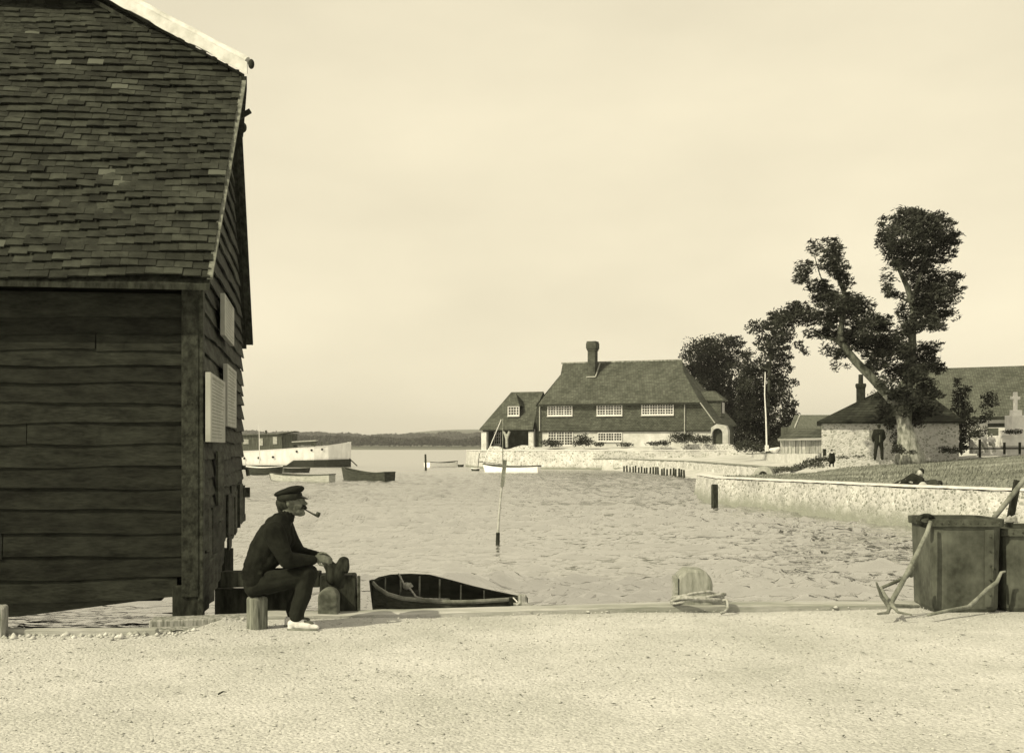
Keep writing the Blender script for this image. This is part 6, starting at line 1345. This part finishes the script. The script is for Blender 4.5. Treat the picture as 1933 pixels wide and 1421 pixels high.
def figure(label, feet, h, pose, suit, skin=None, hair=None, hat=None, shoe=None, voxel=.03, legs_m=None, name='person', shirt=None):
    """distant figure: pose maps joint name -> offset in units of height from `feet`"""
    rt = root(name, feet, label, 'person'); f = Vector(feet); J = {k: f + Vector(v) * h for k, v in pose.items()}
    def r_(x): return x * h
    b = MB(); b.ell(J['head'], (r_(.048), r_(.055), r_(.066))); b.cap(J['head'], r_(.035), J['neck'], r_(.034)); b.cap(J['neck'], r_(.036), J['chest'], r_(.075)); b.cap(J['chest'], r_(.08), J['hip'], r_(.08))
    fd = J.get('face')
    if fd is not None: b.cap(fd, r_(.010), fd + (fd - J['head']) * .10 + Vector((0, 0, -.012 * h)), r_(.012))
    for s_ in 'LR':
        b.chain([J['sh' + s_], J['el' + s_], J['ha' + s_]], [r_(.038), r_(.026), r_(.018)]); b.chain([J['hi' + s_], J['kn' + s_], J['ft' + s_]], [r_(.052), r_(.036), r_(.024)])
        d = (J['ha' + s_] - J['el' + s_]).normalized(); p = J['ha' + s_]; b.cap(p, r_(.020), p + d * r_(.035), r_(.018))
        for q in range(4): o_ = Vector((-.016 + .0107 * q, 0, 0)) * h; b.cap(p + d * r_(.035) + o_, r_(.0055), p + d * r_(.066 - .004 * abs(q - 1.3)) + o_, r_(.005), 6)
    b.build('body', skin or M['skin_l'], rt, remesh=voxel * .55, sm_iter=2)
    c = MB(); n1 = J['neck'].lerp(J['chest'], .45); c.cap(n1, r_(.045), J['chest'], r_(.09)); c.chain([J['shL'].lerp(J['shR'], .1), J['shL'].lerp(J['shR'], .9)], [r_(.062)] * 2)
    c.chain([J['chest'] + (J['shL'] - J['shR']) * .22, J['hip'] + (J['hiL'] - J['hiR']) * .3], [r_(.085), r_(.082)]); c.chain([J['chest'] - (J['shL'] - J['shR']) * .22, J['hip'] - (J['hiL'] - J['hiR']) * .3], [r_(.085), r_(.082)])
    for s_ in 'LR': c.chain([J['sh' + s_], J['el' + s_], J['ha' + s_] + (J['el' + s_] - J['ha' + s_]) * .1], [r_(.056), r_(.042), r_(.032)])
    c.build('jacket', suit, rt, remesh=voxel, sm_iter=3)
    t = MB()
    for s_ in 'LR': t.chain([J['hi' + s_], J['kn' + s_], J['ft' + s_] + (J['kn' + s_] - J['ft' + s_]) * .06], [r_(.068), r_(.050), r_(.042)])
    t.cap(J['hiL'], r_(.07), J['hiR'], r_(.07)); t.build('trousers' , legs_m or suit, rt, remesh=voxel, sm_iter=2)
    hr = MB(); hr.ell(J['head'] + Vector(pose.get('hairoff', (0, 0, .014))) * h, (r_(.052), r_(.058), r_(.060))); hr.build('hair', hair or M['hair_d'], rt, remesh=voxel * .5, sm_iter=1)
    for s_ in 'LR':
        d = Vector(pose.get('toe', (0, 1, 0))); sh = MB(); sh.cap(J['ft' + s_] + Vector((0, 0, 0)), r_(.024), J['ft' + s_] + d * r_(.085) - Vector((0, 0, r_(.004))), r_(.02)); sh.build('shoe', shoe or M['suit'], rt, remesh=voxel * .5, sm_iter=1)
    if hat:
        ht = MB(); c_ = J['head'] + Vector((0, 0, .045)) * h; ht.lathe(c_, [(r_(.115), -r_(.008)), (r_(.118), 0), (r_(.062), r_(.006)), (r_(.056), r_(.05)), (r_(.03), r_(.06))], 20); ht.build('hat', hat, rt, smooth=True)
    return rt, J
# man standing on the meadow, back to the camera
fz = P(1659, 868, 59.0); h_ = 1.72
stand = dict(head=(0, .0, .93), neck=(0, .01, .85), chest=(0, .0, .74), hip=(0, 0, .53), shL=(-.105, 0, .80), shR=(.105, 0, .80), elL=(-.165, .01, .63), elR=(.165, .01, .63), haL=(-.13, .08, .52), haR=(.13, .08, .52),
             hiL=(-.055, 0, .50), hiR=(.055, 0, .50), knL=(-.085, .01, .27), knR=(.085, 0, .27), ftL=(-.11, 0, .022), ftR=(.09, 0, .022), hairoff=(0, -.012, .008), toe=(-.15, .9, 0))
figure('man in a dark suit standing with his back turned, feet apart on the meadow', fz, h_, stand, M['suit'], skin=M['skin'], hair=M['hair_d'], voxel=.03, shoe=M['canvas'])
# child in a brimmed hat
cz = P(1570, 881, 55.5); ch = dict(stand); ch.update(head=(0, 0, .88), neck=(0, 0, .79), chest=(0, 0, .68), elL=(-.13, -.02, .60), elR=(.13, -.02, .60), haL=(-.10, -.05, .47), haR=(.10, -.05, .47), shL=(-.09, 0, .74), shR=(.09, 0, .74), toe=(0, -1, 0), face=(0, -.06, .87), hairoff=(0, .02, .01))
rtc, J = figure('small child in a dark coat and brimmed hat with a white collar by the bank', cz, .80, ch, M['suit'], hat=M['hair_d'], voxel=.02)
mb = MB(); mb.chain([J['chest'] + Vector((-.05, -.03, .01)), J['chest'] + Vector((.05, -.03, .01)), J['chest'] + Vector((.05, .03, -.22)), J['chest'] + Vector((-.05, .03, -.22))], [.085, .085, .13, .13]); mb.cap(J['hip'], .14, J['hip'] + Vector((0, 0, -.15)), .15); mb.build('coat', M['suit'], rtc, remesh=.02, sm_iter=2)
mb = MB(); mb.tube([J['neck'] + Vector((0, -.01, -.035)), J['neck'] + Vector((0, 0, .01))], [.085, .05], 12); mb.build('collar', M['white'], rtc, smooth=True)
# man lying on his side behind the flint wall
YL = 36.4
def PL(px, py, dy=0): return P(px, py, YL + dy)
def abs_pose(d, base, h): return {k: tuple((Vector(v) - Vector(base)) / h) for k, v in d.items()}
base = PL(1715, 921); d = dict(head=PL(1737, 893), neck=PL(1736, 900), chest=PL(1729, 905.5), hip=PL(1708, 913, .1), shL=PL(1722, 899, .1), shR=PL(1739, 906, -.12), elL=PL(1706, 908, .15), elR=PL(1739, 917, -.2), haL=PL(1701, 910, .05), haR=PL(1722, 911, -.3),
    hiL=PL(1706, 911, .1), hiR=PL(1706, 915, -.05), knL=PL(1696, 913, .3), knR=PL(1697, 916, .1), ftL=PL(1685, 916.5, .5), ftR=PL(1683, 917, .4), face=PL(1735.5, 894, -.09))
pp_ = abs_pose(d, base, 1.7); pp_['hairoff'] = (.022, .01, .030); pp_['toe'] = (-.8, .3, .2)
figure('dark haired man in dark jacket lounging on the grass behind the flint wall', base, 1.7, pp_, M['suit'], hair=M['hair_d'], voxel=.022)
base = PL(1760, 923); d = dict(head=PL(1773, 915, .0), neck=PL(1769, 915), chest=PL(1763, 914.5), hip=PL(1749, 917, .25), shL=PL(1765, 911, .15), shR=PL(1767, 918, -.12), elL=PL(1771, 916, .25), elR=PL(1765, 921, -.25), haL=PL(1776, 919, .15), haR=PL(1772, 922, -.2),
    hiL=PL(1747, 914, .3), hiR=PL(1747, 919, .1), knL=PL(1741, 912.5, .4), knR=PL(1740, 916, .2), ftL=PL(1735, 920, .6), ftR=PL(1733, 921, .45), face=PL(1774.5, 917.5, -.08))
pp_ = abs_pose(d, base, 1.7); pp_['hairoff'] = (.008, .0, .022); pp_['toe'] = (-.6, .5, 0)
figure('second person curled face down beside the lounging man, only a dark back showing', base, 1.7, pp_, mat('grey_jacket', .05, .09, 6, bump=.2), hair=M['hair_d'], voxel=.022)
mb = MB(); mb.chain([PL(1733, 921, -.55), PL(1742, 916.5, -.5), PL(1750, 922, -.5)], [.07, .12, .07]); mb.cap(PL(1739, 919, -.5), .10, PL(1746, 919, -.5), .10); o = mb.build('canvas_bag', mat('pale_canvas', .40, .56, 6), remesh=.02, sm_iter=4); tag(o, 'pale canvas bundle slumped on top of the flint wall', 'bag', kind='thing')
# two children in white seated on the ledge
for i, (px, lab, dz) in enumerate(((1857.5, 'child in white with fair hair sitting nearest the dark fence post', 0), (1872, 'child in white sitting with thin legs crossed, nearer the memorial plinth', .0))):
    Yk = 65.3; base = P(px, 855, Yk); hh = 1.15
    sit = dict(head=(0, 0, .82), neck=(0, .02, .74), chest=(0, .03, .64), hip=(0, .10, .42), shL=(-.10, .03, .69), shR=(.10, .03, .69), elL=(-.15, -.04, .55), elR=(.15, -.04, .55), haL=(-.05, -.13, .48), haR=(.05, -.13, .48),
        hiL=(-.06, .08, .40), hiR=(.06, .08, .40), knL=(-.05, -.16, .42), knR=(.07, -.16, .42), ftL=(.02 + .1 * i, -.20, .04), ftR=(.10 - .1 * i, -.18, .04), face=(0, -.06, .81), hairoff=(0, .02, .02), toe=(0, -1, 0))
    figure(lab, base, hh, sit, M['cloth_l'], hair=mat('fair_hair', .35, .5, 9, bump=0), voxel=.026, legs_m=M['skin_l'], shoe=M['canvas'])
